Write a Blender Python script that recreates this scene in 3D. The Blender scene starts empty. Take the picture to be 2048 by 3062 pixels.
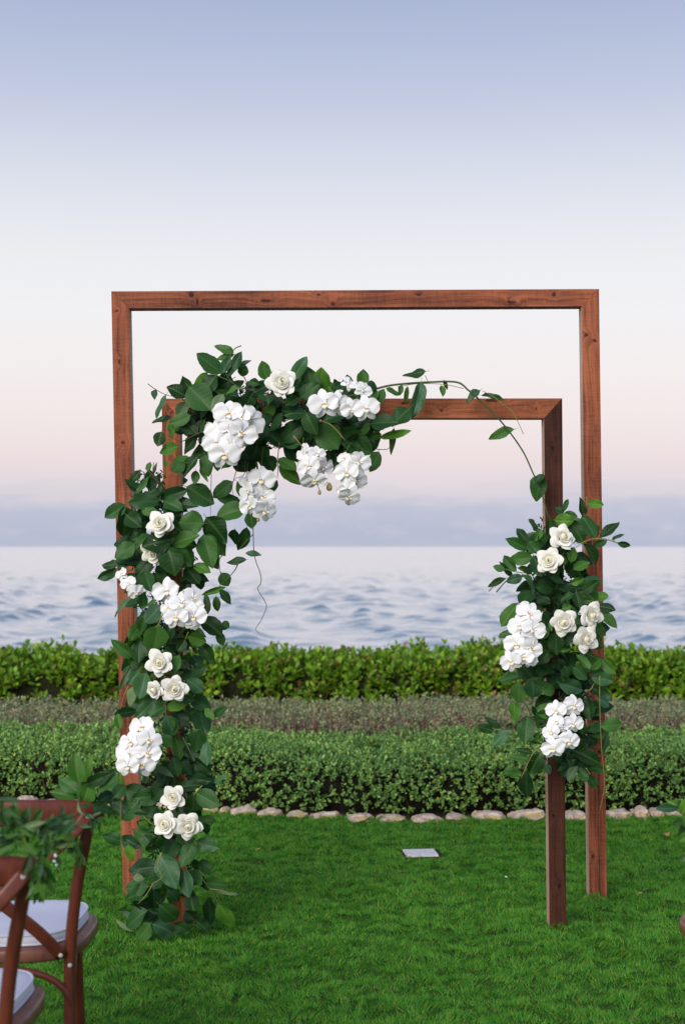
import bpy, math, random
import numpy as np
from mathutils import Vector, Matrix, noise as mnoise
R = math.radians
random.seed(7)
rng = np.random.default_rng(11)
SC = bpy.context.scene
COL = SC.collection

# ------------------------------------------------------------------ camera
CAMZ = 1.55          # eye height over the lawn
F = 4253.0           # 50 mm lens in pixels of the 2048 x 3062 photograph
HOR = 1634.0         # row of the horizon in the photograph
cam_d = bpy.data.cameras.new('camera')
cam = bpy.data.objects.new('camera', cam_d)
COL.objects.link(cam)
cam.location = (0, 0, CAMZ)
cam.rotation_euler = (R(90), 0, 0)
cam_d.lens = 50
cam_d.sensor_fit = 'AUTO'
cam_d.sensor_width = 36
cam_d.shift_y = (HOR - 1531.0) / 3062.0
cam_d.clip_start = 0.05
cam_d.clip_end = 60000
cam_d.dof.use_dof = True
cam_d.dof.focus_distance = 5.65
cam_d.dof.aperture_fstop = 3.5
SC.camera = cam

# ------------------------------------------------------------------ sky and sun
SUN_EL, SUN_AZ = R(30), R(207)     # azimuth clockwise from +Y: behind the camera, to its left
W = bpy.data.worlds.new('World')
SC.world = W
W.use_nodes = True
nt = W.node_tree
nt.nodes.clear()
def N(t, kind, **kw):
    n = t.nodes.new(kind)
    for k, v in kw.items():
        setattr(n, k, v)
    return n
def lin(c):
    return tuple(((x / 255) / 12.92 if x / 255 <= 0.04045 else ((x / 255 + 0.055) / 1.055) ** 2.4) for x in c) + (1.0,)
out = N(nt, 'ShaderNodeOutputWorld')
tc = N(nt, 'ShaderNodeTexCoord')
sky = N(nt, 'ShaderNodeTexSky', sky_type='NISHITA')
sky.sun_disc = False
sky.sun_elevation = SUN_EL
sky.sun_rotation = SUN_AZ
sky.air_density = 1.0
sky.dust_density = 1.5
bg1 = N(nt, 'ShaderNodeBackground')
bg1.inputs['Strength'].default_value = 0.08
nt.links.new(sky.outputs[0], bg1.inputs['Color'])
sep = N(nt, 'ShaderNodeSeparateXYZ')
nt.links.new(tc.outputs['Generated'], sep.inputs[0])
# soft cloud bank low on the horizon: noise lifts or lowers the bands of the twilight sky
mp = N(nt, 'ShaderNodeMapping')
mp.inputs['Scale'].default_value = (11, 11, 60)
nt.links.new(tc.outputs['Generated'], mp.inputs['Vector'])
nz = N(nt, 'ShaderNodeTexNoise')
nz.inputs['Scale'].default_value = 1.6
nz.inputs['Detail'].default_value = 6
nz.inputs['Roughness'].default_value = 0.55
nt.links.new(mp.outputs[0], nz.inputs['Vector'])
mr = N(nt, 'ShaderNodeMapRange')
for k, v in (('From Min', 0.0), ('From Max', 0.075), ('To Min', 0.050), ('To Max', 0.0)):
    mr.inputs[k].default_value = v
nt.links.new(sep.outputs['Z'], mr.inputs['Value'])
m1 = N(nt, 'ShaderNodeMath', operation='SUBTRACT')
nt.links.new(nz.outputs['Fac'], m1.inputs[0])
m1.inputs[1].default_value = 0.5
m2 = N(nt, 'ShaderNodeMath', operation='MULTIPLY_ADD')
nt.links.new(m1.outputs[0], m2.inputs[0])
nt.links.new(mr.outputs[0], m2.inputs[1])
nt.links.new(sep.outputs['Z'], m2.inputs[2])
m3 = N(nt, 'ShaderNodeMapRange')
for k, v in (('From Min', 0.0), ('From Max', 1.0), ('To Min', 0.02), ('To Max', 1.0)):
    m3.inputs[k].default_value = v
m4 = N(nt, 'ShaderNodeMath', operation='MAXIMUM')
m4.inputs[1].default_value = 0.0
nt.links.new(m2.outputs[0], m4.inputs[0])
ms = N(nt, 'ShaderNodeMath', operation='POWER')      # spreads the low sky over the ramp
ms.inputs[1].default_value = 0.5
nt.links.new(m4.outputs[0], ms.inputs[0])
cr = N(nt, 'ShaderNodeValToRGB')
cr.color_ramp.interpolation = 'EASE'
SKY = [(0.0, (187, 193, 213)), (0.010, (184, 190, 212)), (0.024, (190, 194, 214)), (0.031, (199, 200, 217)),
       (0.036, (214, 208, 220)), (0.045, (226, 215, 223)), (0.062, (238, 222, 224)), (0.090, (243, 231, 230)), (0.125, (245, 238, 237)),
       (0.158, (244, 241, 242)), (0.192, (239, 239, 241)), (0.225, (231, 232, 239)), (0.262, (216, 220, 233)),
       (0.299, (197, 204, 226)), (0.329, (184, 194, 220)), (0.359, (172, 184, 213)), (0.50, (143, 160, 202)),
       (1.0, (112, 132, 186))]
SKY_NISHITA_SHARE = 0.10
el = cr.color_ramp.elements
while len(el) > 1:
    el.remove(el[-1])
el[0].position = 0
el[0].color = lin(SKY[0][1])
for z, c in SKY[1:]:
    e = el.new(math.sqrt(z))
    e.color = lin(c)
cr.color_ramp.interpolation = 'LINEAR'
nt.links.new(ms.outputs[0], cr.inputs['Fac'])
mp2 = N(nt, 'ShaderNodeMapping')
mp2.inputs['Scale'].default_value = (26, 26, 75)
mp2.inputs['Location'].default_value = (3.1, 1.7, 0.4)
nt.links.new(tc.outputs['Generated'], mp2.inputs['Vector'])
nz2 = N(nt, 'ShaderNodeTexNoise')
nz2.inputs['Scale'].default_value = 1.5
nz2.inputs['Detail'].default_value = 4
nt.links.new(mp2.outputs[0], nz2.inputs['Vector'])
pf = N(nt, 'ShaderNodeMapRange')
for k, v in (('From Min', 0.50), ('From Max', 0.72), ('To Min', 0.0), ('To Max', 0.40)):
    pf.inputs[k].default_value = v
nt.links.new(nz2.outputs['Fac'], pf.inputs['Value'])
zb = N(nt, 'ShaderNodeMapRange')
for k, v in (('From Min', 0.012), ('From Max', 0.036), ('To Min', 1.0), ('To Max', 0.0)):
    zb.inputs[k].default_value = v
nt.links.new(sep.outputs['Z'], zb.inputs['Value'])
zc_ = N(nt, 'ShaderNodeMapRange')
for k, v in (('From Min', 0.004), ('From Max', 0.012), ('To Min', 0.0), ('To Max', 1.0)):
    zc_.inputs[k].default_value = v
nt.links.new(sep.outputs['Z'], zc_.inputs['Value'])
pm = N(nt, 'ShaderNodeMath', operation='MULTIPLY')
nt.links.new(zb.outputs[0], pm.inputs[0])
nt.links.new(zc_.outputs[0], pm.inputs[1])
pm2 = N(nt, 'ShaderNodeMath', operation='MULTIPLY')
nt.links.new(pm.outputs[0], pm2.inputs[0])
nt.links.new(pf.outputs[0], pm2.inputs[1])
pmix = N(nt, 'ShaderNodeMix', data_type='RGBA')
nt.links.new(pm2.outputs[0], pmix.inputs[0])
nt.links.new(cr.outputs['Color'], pmix.inputs[6])
pmix.inputs[7].default_value = lin((222, 214, 224))
bg2 = N(nt, 'ShaderNodeBackground')
bg2.inputs['Strength'].default_value = 1.06
nt.links.new(pmix.outputs[2], bg2.inputs['Color'])
mx = N(nt, 'ShaderNodeMixShader')
mx.inputs[0].default_value = SKY_NISHITA_SHARE
nt.links.new(bg2.outputs[0], mx.inputs[1])
nt.links.new(bg1.outputs[0], mx.inputs[2])
nt.links.new(mx.outputs[0], out.inputs['Surface'])

sun_d = bpy.data.lights.new('sun', 'SUN')
sun_d.energy = 3.5
sun_d.angle = R(45)
sun_d.color = (1.0, 0.95, 0.90)
sun = bpy.data.objects.new('sun', sun_d)
COL.objects.link(sun)
sdir = Vector((math.sin(SUN_AZ) * math.cos(SUN_EL), math.cos(SUN_AZ) * math.cos(SUN_EL), math.sin(SUN_EL)))
sun.rotation_euler = (-sdir).to_track_quat('-Z', 'Y').to_euler()
sun.location = sdir * 30

vs = SC.view_settings
vs.view_transform = 'Standard'
vs.look = 'None'
vs.exposure = 0.0
vs.gamma = 1.0
vs.use_curve_mapping = False
SC.render.engine = 'CYCLES'
SC.cycles.max_bounces = 6
SC.cycles.diffuse_bounces = 3
SC.cycles.glossy_bounces = 3
SC.cycles.transmission_bounces = 3
SC.cycles.use_denoising = True

# ------------------------------------------------------------------ helpers
def P(x, y, d):
    """Point seen at photo pixel x, y that stands d metres in front of the camera."""
    return Vector(((x - 1024.0) / F * d, d, CAMZ - (y - HOR) / F * d))
def ground_depth(y):
    return CAMZ * F / (y - HOR)
def tag(o, label=None, cat=None, group=None, kind=None):
    for k, v in (('label', label), ('category', cat), ('group', group), ('kind', kind)):
        if v:
            o[k] = v
    return o
def empty(name, loc, label=None, cat=None, group=None, kind=None, rz=0.0):
    o = bpy.data.objects.new(name, None)
    COL.objects.link(o)
    o.location = loc
    o.rotation_euler = (0, 0, rz)
    o.empty_display_size = 0.1
    return tag(o, label, cat, group, kind)
def wmat(o):
    m = Matrix.Translation(o.location) @ o.rotation_euler.to_matrix().to_4x4() @ Matrix.Diagonal((*o.scale, 1))
    return wmat(o.parent) @ m if o.parent else m
def link(name, me, parent=None, M=None, mat=None):
    """One object from mesh data; M is its matrix in the world."""
    o = bpy.data.objects.new(name, me)
    COL.objects.link(o)
    if parent is not None:
        o.parent = parent
    if M is not None:
        if parent is not None:
            M = wmat(parent).inverted() @ M
        o.matrix_basis = M
    if mat is not None:
        if len(me.materials) == 0:
            me.materials.append(mat)
        o.material_slots[0].link = 'OBJECT'
        o.material_slots[0].material = mat
    return o
def mesh(name, verts, faces, mat=None, smooth=True, uvs=None):
    me = bpy.data.meshes.new(name)
    me.from_pydata([tuple(v) for v in verts], [], faces)
    if smooth:
        me.polygons.foreach_set('use_smooth', [True] * len(me.polygons))
    if uvs is not None:
        uv = me.uv_layers.new(name='UVMap')
        idx = np.empty(len(me.loops), dtype=np.int32)
        me.loops.foreach_get('vertex_index', idx)
        uv.data.foreach_set('uv', np.asarray(uvs, dtype=np.float32)[idx].ravel())
    if mat is not None:
        me.materials.append(mat)
    me.update()
    return me
def mesh_np(name, V, Fidx, mat, smooth=False, uvs=None):
    """Big mesh from numpy: V (n,3), Fidx (m,k)."""
    me = bpy.data.meshes.new(name)
    n, (m, k) = len(V), Fidx.shape
    me.vertices.add(n)
    me.vertices.foreach_set('co', np.ascontiguousarray(V, dtype=np.float32).ravel())
    me.loops.add(m * k)
    me.loops.foreach_set('vertex_index', np.ascontiguousarray(Fidx, dtype=np.int32).ravel())
    me.polygons.add(m)
    me.polygons.foreach_set('loop_start', np.arange(0, m * k, k, dtype=np.int32))
    me.polygons.foreach_set('loop_total', np.full(m, k, dtype=np.int32))
    if smooth:
        me.polygons.foreach_set('use_smooth', np.ones(m, dtype=bool))
    if uvs is not None:
        uv = me.uv_layers.new(name='UVMap')
        uv.data.foreach_set('uv', np.asarray(uvs, dtype=np.float32)[Fidx.ravel()].ravel())
    me.update(calc_edges=True)
    me.validate()
    me.materials.append(mat)
    return me
class MB:
    def __init__(s):
        s.v, s.f = [], []
    def add(s, v, f):
        b = len(s.v)
        s.v += [tuple(x) for x in v]
        s.f += [tuple(i + b for i in q) for q in f]
        return s
    def tube(s, pts, rad, n=8, flat=None, up=Vector((0, 0, 1)), cap=True):
        """Sweep; rad is a number or one per point; flat=(a, b) makes an oval/flat section a along side, b along normal."""
        pts = [Vector(p) for p in pts]
        m = len(pts)
        rr = rad if isinstance(rad, (list, tuple)) else [rad] * m
        V, Fq = [], []
        prev = None
        for i, p in enumerate(pts):
            t = (pts[min(i + 1, m - 1)] - pts[max(i - 1, 0)]).normalized()
            if prev is None:
                a = t.cross(up)
                if a.length < 1e-3:
                    a = t.cross(Vector((0, 1, 0)))
                a.normalize()
            else:
                a = (prev - t * prev.dot(t)).normalized()
            prev = a
            b = t.cross(a)
            for k in range(n):
                w = 2 * math.pi * k / n
                ca, sa = math.cos(w), math.sin(w)
                if flat:
                    e = 0.45
                    ca = math.copysign(abs(ca) ** e, ca) * flat[0]
                    sa = math.copysign(abs(sa) ** e, sa) * flat[1]
                V.append(p + (a * ca + b * sa) * rr[i])
        for i in range(m - 1):
            for k in range(n):
                k2 = (k + 1) % n
                Fq.append((i * n + k, i * n + k2, (i + 1) * n + k2, (i + 1) * n + k))
        if cap:
            Fq.append(tuple(reversed(range(n))))
            Fq.append(tuple((m - 1) * n + k for k in range(n)))
        return s.add(V, Fq)
    def build(s, name, mat, smooth=True):
        return mesh(name, s.v, s.f, mat, smooth)
def smooth_path(pts, n=6):
    """Catmull-Rom through the points."""
    pts = [Vector(p) for p in pts]
    q = [pts[0] * 2 - pts[1]] + pts + [pts[-1] * 2 - pts[-2]]
    o = []
    for i in range(1, len(q) - 2):
        for k in range(n):
            t = k / n
            a, b, c, d = q[i - 1], q[i], q[i + 1], q[i + 2]
            o.append(0.5 * (2 * b + (c - a) * t + (2 * a - 5 * b + 4 * c - d) * t * t + (3 * b - a - 3 * c + d) * t ** 3))
    o.append(pts[-1])
    return o
def vnoise(x, y, seed=0):
    """2D value noise 0..1 for numpy arrays."""
    xi, yi = np.floor(x).astype(np.int64), np.floor(y).astype(np.int64)
    fx, fy = x - xi, y - yi
    fx, fy = fx * fx * (3 - 2 * fx), fy * fy * (3 - 2 * fy)
    def h(a, b):
        v = (a * 374761393 + b * 668265263 + seed * 974634751) & 0x7fffffff
        v = ((v ^ (v >> 13)) * 1274126177) & 0x7fffffff
        return ((v ^ (v >> 16)) & 0xffff) / 65535.0
    return (h(xi, yi) * (1 - fx) + h(xi + 1, yi) * fx) * (1 - fy) + (h(xi, yi + 1) * (1 - fx) + h(xi + 1, yi + 1) * fx) * fy

# ------------------------------------------------------------------ materials
def new_mat(name):
    m = bpy.data.materials.new(name)
    m.use_nodes = True
    t = m.node_tree
    return m, t, t.nodes['Principled BSDF'], t.nodes['Material Output']
def ramp(t, fac, stops):
    c = N(t, 'ShaderNodeValToRGB')
    e = c.color_ramp.elements
    while len(e) > 1:
        e.remove(e[-1])
    e[0].position, e[0].color = stops[0][0], (*stops[0][1], 1)
    for p, col in stops[1:]:
        x = e.new(p)
        x.color = (*col, 1)
    t.links.new(fac, c.inputs['Fac'])
    return c.outputs['Color']
def noise_tex(t, vec, scale, detail=4, rough=0.5, dist=0.0):
    n = N(t, 'ShaderNodeTexNoise')
    n.inputs['Scale'].default_value = scale
    n.inputs['Detail'].default_value = detail
    n.inputs['Roughness'].default_value = rough
    n.inputs['Distortion'].default_value = dist
    if vec is not None:
        t.links.new(vec, n.inputs['Vector'])
    return n
def mapping(t, vec, scale=(1, 1, 1), loc=(0, 0, 0)):
    m = N(t, 'ShaderNodeMapping')
    m.inputs['Scale'].default_value = scale
    m.inputs['Location'].default_value = loc
    t.links.new(vec, m.inputs['Vector'])
    return m.outputs[0]
def mathn(t, op, a, b=None, c=None):
    m = N(t, 'ShaderNodeMath', operation=op)
    for i, v in enumerate((a, b, c)):
        if v is None:
            continue
        if isinstance(v, (int, float)):
            m.inputs[i].default_value = v
        else:
            t.links.new(v, m.inputs[i])
    return m.outputs[0]
def mixc(t, fac, a, b, blend='MIX'):
    m = N(t, 'ShaderNodeMix', data_type='RGBA', blend_type=blend)
    for key, v in ((0, fac), (6, a), (7, b)):
        if isinstance(v, (int, float)):
            m.inputs[key].default_value = v
        elif isinstance(v, tuple):
            m.inputs[key].default_value = (*v, 1) if len(v) == 3 else v
        else:
            t.links.new(v, m.inputs[key])
    return m.outputs[2]
def bump(t, bsdf, height, strength, dist=0.01):
    b = N(t, 'ShaderNodeBump')
    b.inputs['Strength'].default_value = strength
    b.inputs['Distance'].default_value = dist
    t.links.new(height, b.inputs['Height'])
    t.links.new(b.outputs[0], bsdf.inputs['Normal'])

def stained_wood(name, light, dark, knots=()):
    """Rough sawn stained timber; UV = (across, along) in metres; knots = (across, along, size) on the front."""
    m, t, b, o = new_mat(name)
    uv = N(t, 'ShaderNodeUVMap').outputs[0]
    oi = N(t, 'ShaderNodeObjectInfo')
    off = N(t, 'ShaderNodeVectorMath', operation='MULTIPLY_ADD')
    comb = N(t, 'ShaderNodeCombineXYZ')
    for i in range(3):
        t.links.new(oi.outputs['Random'], comb.inputs[i])
    off.inputs[1].default_value = (13.0, 27.0, 5.0)
    t.links.new(comb.outputs[0], off.inputs[0])
    t.links.new(uv, off.inputs[2])
    base = off.outputs[0]
    # slow warp bends the grain, knots push it aside
    warp = noise_tex(t, mapping(t, base, (5, 1.6, 1)), 1.0, 2)
    # knots where this piece of timber has them, each with an uneven rim
    su = N(t, 'ShaderNodeSeparateXYZ')
    t.links.new(uv, su.inputs[0])
    rim = noise_tex(t, mapping(t, uv, (48, 26, 1)), 1.0, 4, 0.65)
    kd = None
    for ku, kv, ka, kb in knots:
        du = mathn(t, 'DIVIDE', mathn(t, 'SUBTRACT', su.outputs['X'], ku), ka)
        dv = mathn(t, 'DIVIDE', mathn(t, 'SUBTRACT', su.outputs['Y'], kv), kb)
        dd = mathn(t, 'SQRT', mathn(t, 'ADD', mathn(t, 'MULTIPLY', du, du), mathn(t, 'MULTIPLY', dv, dv)))
        kd = dd if kd is None else mathn(t, 'MINIMUM', kd, dd)
    if kd is None:
        kd = mathn(t, 'ADD', 9.0, 0.0)
    kd = mathn(t, 'ADD', kd, mathn(t, 'MULTIPLY', mathn(t, 'SUBTRACT', rim.outputs['Fac'], 0.47), 3.2))
    sx = N(t, 'ShaderNodeSeparateXYZ')
    t.links.new(base, sx.inputs[0])
    u = mathn(t, 'MULTIPLY', sx.outputs['X'], 1.0)
    push = mathn(t, 'MULTIPLY', mathn(t, 'POWER', mathn(t, 'SUBTRACT', 1.0, mathn(t, 'MINIMUM', mathn(t, 'MULTIPLY', kd, 0.22), 1.0)), 3.0), 0.05)
    uw = mathn(t, 'ADD', mathn(t, 'ADD', u, push), mathn(t, 'MULTIPLY', warp.outputs['Fac'], 0.06))
    cv = N(t, 'ShaderNodeCombineXYZ')
    t.links.new(mathn(t, 'MULTIPLY', uw, 75.0), cv.inputs[0])
    t.links.new(mathn(t, 'MULTIPLY', sx.outputs['Y'], 1.3), cv.inputs[1])
    grain = noise_tex(t, cv.outputs[0], 1.0, 5, 0.6)
    cv2 = N(t, 'ShaderNodeCombineXYZ')
    t.links.new(mathn(t, 'MULTIPLY', uw, 420.0), cv2.inputs[0])
    t.links.new(mathn(t, 'MULTIPLY', sx.outputs['Y'], 9.0), cv2.inputs[1])
    fine = noise_tex(t, cv2.outputs[0], 1.0, 3, 0.6)
    saw = noise_tex(t, mapping(t, base, (18, 330, 1)), 1.0, 2, 0.5)
    blot = noise_tex(t, mapping(t, base, (9, 3.0, 1)), 1.0, 4, 0.6)
    g = mathn(t, 'ADD', mathn(t, 'MULTIPLY', grain.outputs['Fac'], 0.5),
              mathn(t, 'ADD', mathn(t, 'MULTIPLY', fine.outputs['Fac'], 0.22), mathn(t, 'MULTIPLY', blot.outputs['Fac'], 0.42)))
    g = mathn(t, 'ADD', g, mathn(t, 'MULTIPLY', mathn(t, 'SUBTRACT', saw.outputs['Fac'], 0.5), 0.16))
    mid = tuple((a + c) / 2 for a, c in zip(light, dark))
    col = ramp(t, g, [(0.36, tuple(0.40 * c for c in dark)), (0.47, dark), (0.57, mid), (0.68, light)])
    kn = ramp(t, kd, [(0.0, (0.30, 0.24, 0.22)), (0.35, (0.12, 0.11, 0.11)), (0.62, (0.22, 0.20, 0.20)), (0.85, (0.75, 0.72, 0.72)), (1.0, (1, 1, 1))])
    col = mixc(t, 0.9, col, kn, 'MULTIPLY')
    t.links.new(col, b.inputs['Base Color'])
    b.inputs['Roughness'].default_value = 0.66
    b.inputs['Specular IOR Level'].default_value = 0.18
    hh = mathn(t, 'ADD', fine.outputs['Fac'], mathn(t, 'MULTIPLY', saw.outputs['Fac'], 0.6))
    bump(t, b, hh, 0.35, 0.002)
    return m

def leaf_mat(name, base, vein, under, var=0.35, rough=0.42, transl=0.22):
    m, t, b, o = new_mat(name)
    uv = N(t, 'ShaderNodeUVMap').outputs[0]
    s = N(t, 'ShaderNodeSeparateXYZ')
    t.links.new(uv, s.inputs[0])
    ax = mathn(t, 'ABSOLUTE', mathn(t, 'SUBTRACT', s.outputs['X'], 0.5))
    midrib = ramp(t, ax, [(0.0, (1, 1, 1)), (0.018, (0.5, 0.5, 0.5)), (0.04, (0, 0, 0))])
    # side veins sweep towards the tip
    ph = mathn(t, 'SUBTRACT', mathn(t, 'MULTIPLY', s.outputs['Y'], 8.0), mathn(t, 'MULTIPLY', ax, 7.0))
    fr = mathn(t, 'ABSOLUTE', mathn(t, 'SUBTRACT', mathn(t, 'FRACT', ph), 0.5))
    side = ramp(t, fr, [(0.0, (0.5, 0.5, 0.5)), (0.07, (0.12, 0.12, 0.12)), (0.13, (0, 0, 0))])
    vv = mathn(t, 'MAXIMUM', midrib, side)
    oi = N(t, 'ShaderNodeObjectInfo')
    rnd = oi.outputs['Random']
    dark = tuple(c * (1 - var) for c in base)
    lite = (base[0] * (1 + var * 2.2), base[1] * (1 + var * 1.3), base[2] * (1 + var * 0.6))
    c = ramp(t, rnd, [(0.0, dark), (0.5, base), (1.0, lite)])
    obj = N(t, 'ShaderNodeTexCoord').outputs['Object']
    blot = noise_tex(t, obj, 3.5, 3, 0.6)
    c = mixc(t, mathn(t, 'MULTIPLY', blot.outputs['Fac'], 0.7), c, mixc(t, 1.0, c, (0.5, 0.6, 0.7), 'MULTIPLY'))
    c = mixc(t, mathn(t, 'MULTIPLY', vv, 0.55), c, vein)
    geo = N(t, 'ShaderNodeNewGeometry')
    c = mixc(t, mathn(t, 'MULTIPLY', geo.outputs['Backfacing'], 0.75), c, under)
    t.links.new(c, b.inputs['Base Color'])
    b.inputs['Roughness'].default_value = rough
    b.inputs['Specular IOR Level'].default_value = 0.22
    bump(t, b, mathn(t, 'SUBTRACT', mathn(t, 'MULTIPLY', blot.outputs['Fac'], 0.6), vv), 0.35, 0.004)
    tr = N(t, 'ShaderNodeBsdfTranslucent')
    t.links.new(mixc(t, 1.0, c, (1.6, 1.5, 0.5), 'MULTIPLY'), tr.inputs['Color'])
    mxs = N(t, 'ShaderNodeMixShader')
    mxs.inputs[0].default_value = transl
    t.links.new(b.outputs[0], mxs.inputs[1])
    t.links.new(tr.outputs[0], mxs.inputs[2])
    t.links.new(mxs.outputs[0], o.inputs['Surface'])
    return m

def island_leaf_mat(name, stops, rough=0.5, transl=0.25, spec=0.3):
    """For joined foliage and grass: each leaf (mesh island) takes its own colour."""
    m, t, b, o = new_mat(name)
    geo = N(t, 'ShaderNodeNewGeometry')
    c = ramp(t, geo.outputs['Random Per Island'], stops)
    obj = N(t, 'ShaderNodeTexCoord').outputs['Object']
    n = noise_tex(t, obj, 2.2, 3, 0.6)
    c = mixc(t, n.outputs['Fac'], mixc(t, 1.0, c, (0.72, 0.80, 0.9), 'MULTIPLY'), mixc(t, 1.0, c, (1.35, 1.15, 1.0), 'MULTIPLY'))
    t.links.new(c, b.inputs['Base Color'])
    b.inputs['Roughness'].default_value = rough
    b.inputs['Specular IOR Level'].default_value = spec
    tr = N(t, 'ShaderNodeBsdfTranslucent')
    t.links.new(c, tr.inputs['Color'])
    mxs = N(t, 'ShaderNodeMixShader')
    mxs.inputs[0].default_value = transl
    t.links.new(b.outputs[0], mxs.inputs[1])
    t.links.new(tr.outputs[0], mxs.inputs[2])
    t.links.new(mxs.outputs[0], o.inputs['Surface'])
    return m

def petal_mat(name, col, vein=0.06, transl=0.3):
    m, t, b, o = new_mat(name)
    uv = N(t, 'ShaderNodeUVMap').outputs[0]
    n = noise_tex(t, mapping(t, uv, (26, 2.0, 1)), 1.0, 3, 0.6)
    c = mixc(t, mathn(t, 'MULTIPLY', n.outputs['Fac'], vein * 4), col, tuple(x * 0.8 for x in col))
    t.links.new(c, b.inputs['Base Color'])
    b.inputs['Roughness'].default_value = 0.55
    b.inputs['Specular IOR Level'].default_value = 0.1
    bump(t, b, n.outputs['Fac'], 0.15, 0.002)
    tr = N(t, 'ShaderNodeBsdfTranslucent')
    t.links.new(c, tr.inputs['Color'])
    mxs = N(t, 'ShaderNodeMixShader')
    mxs.inputs[0].default_value = transl
    t.links.new(b.outputs[0], mxs.inputs[1])
    t.links.new(tr.outputs[0], mxs.inputs[2])
    t.links.new(mxs.outputs[0], o.inputs['Surface'])
    return m

def plain(name, col, rough=0.6, spec=0.3, nscale=None, namt=0.3, bumps=0.0):
    m, t, b, o = new_mat(name)
    if nscale:
        obj = N(t, 'ShaderNodeTexCoord').outputs['Object']
        n = noise_tex(t, obj, nscale, 5, 0.6)
        c = ramp(t, n.outputs['Fac'], [(0.3, tuple(x * (1 - namt) for x in col)), (0.7, tuple(min(1, x * (1 + namt)) for x in col))])
        t.links.new(c, b.inputs['Base Color'])
        if bumps:
            bump(t, b, n.outputs['Fac'], bumps, 0.01)
    else:
        b.inputs['Base Color'].default_value = (*col, 1)
    b.inputs['Roughness'].default_value = rough
    b.inputs['Specular IOR Level'].default_value = spec
    return m

# ================================================================== the setting
# lawn edge: the stones stand on this curve
EDGE_X = np.array([-6.0, -3.5, -1.9, -0.78, -0.55, -0.14, 0.30, 0.75, 1.57, 1.9, 3.5, 6.0])
EDGE_Y = np.array([9.5, 8.85, 8.47, 8.24, 8.17, 8.04, 7.95, 8.0, 8.06, 8.12, 8.45, 9.1])
def edge_y(x):
    return np.interp(x, EDGE_X, EDGE_Y)

# one sheet of land, level to the last hedge, then falling to the shore
M_lawn, t, b, o = new_mat('lawn_turf')
obj = N(t, 'ShaderNodeTexCoord').outputs['Object']
n1 = noise_tex(t, obj, 9.0, 5, 0.65)
b.inputs['Roughness'].default_value = 0.9
b.inputs['Specular IOR Level'].default_value = 0.1
t.links.new(ramp(t, n1.outputs['Fac'], [(0.3, (0.022, 0.055, 0.010)), (0.7, (0.05, 0.11, 0.02))]), b.inputs['Base Color'])
bump(t, b, n1.outputs['Fac'], 0.5, 0.02)
ys = np.concatenate([np.array([-60, -30, -10, 0, 2]), np.arange(3, 10, 0.5), np.arange(10, 24, 1.0), np.array([26, 30, 40])])
xs = np.concatenate([np.array([-250, -120, -60, -30, -15]), np.arange(-8, 8.1, 1.0), np.array([15, 30, 60, 120, 250])])
V, Fc = [], []
def land_z(y):
    return 0.0 if y < 15.5 else -0.42 * (y - 15.5)
for y in ys:
    for x in xs:
        V.append((x, y, land_z(y)))
nx = len(xs)
for i in range(len(ys) - 1):
    for j in range(nx - 1):
        a = i * nx + j
        Fc.append((a, a + 1, a + nx + 1, a + nx))
tag(link('lawn', mesh('lawn', V, Fc, M_lawn)), kind='structure')

# planting bed under the hedges, a dark earth sheet 4 mm over the lawn sheet
M_soil = plain('bed_soil', (0.035, 0.022, 0.014), 0.95, 0.1, 30, 0.6, 0.6)
xs2 = np.linspace(-7, 7, 57)
V, Fc = [], []
for x in xs2:
    V += [(x, float(edge_y(x)) + 0.02, 0.004), (x, 15.0, 0.004)]
for i in range(len(xs2) - 1):
    Fc.append((2 * i, 2 * i + 2, 2 * i + 3, 2 * i + 1))
tag(link('soil', mesh('soil', V, Fc, M_soil)), kind='structure')

# sea: real waves near the shore, flattening towards the horizon
SEA_Z = -4.0
M_sea, t, b, o = new_mat('sea_water')
b.inputs['Base Color'].default_value = (0.09, 0.185, 0.225, 1)
b.inputs['Roughness'].default_value = 0.10
b.inputs['IOR'].default_value = 1.33
obj = N(t, 'ShaderNodeTexCoord').outputs['Object']
r1 = noise_tex(t, mapping(t, obj, (0.7, 1.9, 1)), 1.0, 5, 0.62, 0.4)
r2 = noise_tex(t, mapping(t, obj, (0.13, 0.22, 1)), 1.0, 4, 0.55, 0.5)
bump(t, b, mathn(t, 'ADD', mathn(t, 'MULTIPLY', r1.outputs['Fac'], 0.85), r2.outputs['Fac']), 1.0, 0.10)
gl = N(t, 'ShaderNodeBsdfGlossy')
gl.inputs['Roughness'].default_value = 0.16
gl.inputs['Color'].default_value = (0.97, 0.97, 0.98, 1)
nrm_src = b.inputs['Normal'].links[0].from_socket
t.links.new(nrm_src, gl.inputs['Normal'])
lw = N(t, 'ShaderNodeLayerWeight')
lw.inputs['Blend'].default_value = 0.5
t.links.new(nrm_src, lw.inputs['Normal'])
sh = N(t, 'ShaderNodeMapRange')
for k, v in (('From Min', 0.68), ('From Max', 0.88), ('To Min', 0.10), ('To Max', 0.96)):
    sh.inputs[k].default_value = v
t.links.new(lw.outputs['Facing'], sh.inputs['Value'])
mxs = N(t, 'ShaderNodeMixShader')
t.links.new(sh.outputs[0], mxs.inputs[0])
t.links.new(b.outputs[0], mxs.inputs[1])
t.links.new(gl.outputs[0], mxs.inputs[2])
t.links.new(mxs.outputs[0], o.inputs['Surface'])
ry = np.concatenate([48 * np.exp(np.linspace(0, math.log(900 / 48), 640)), np.array([1200, 1800, 3000, 6000, 14000, 40000.0])])
ang = np.concatenate([np.linspace(R(-62), R(-22.5), 22), np.linspace(R(-22), R(22), 300), np.linspace(R(22.5), R(62), 22)])
Y, A = np.meshgrid(ry, np.tan(ang), indexing='ij')
X = Y * A
Z = np.zeros_like(X)
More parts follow.
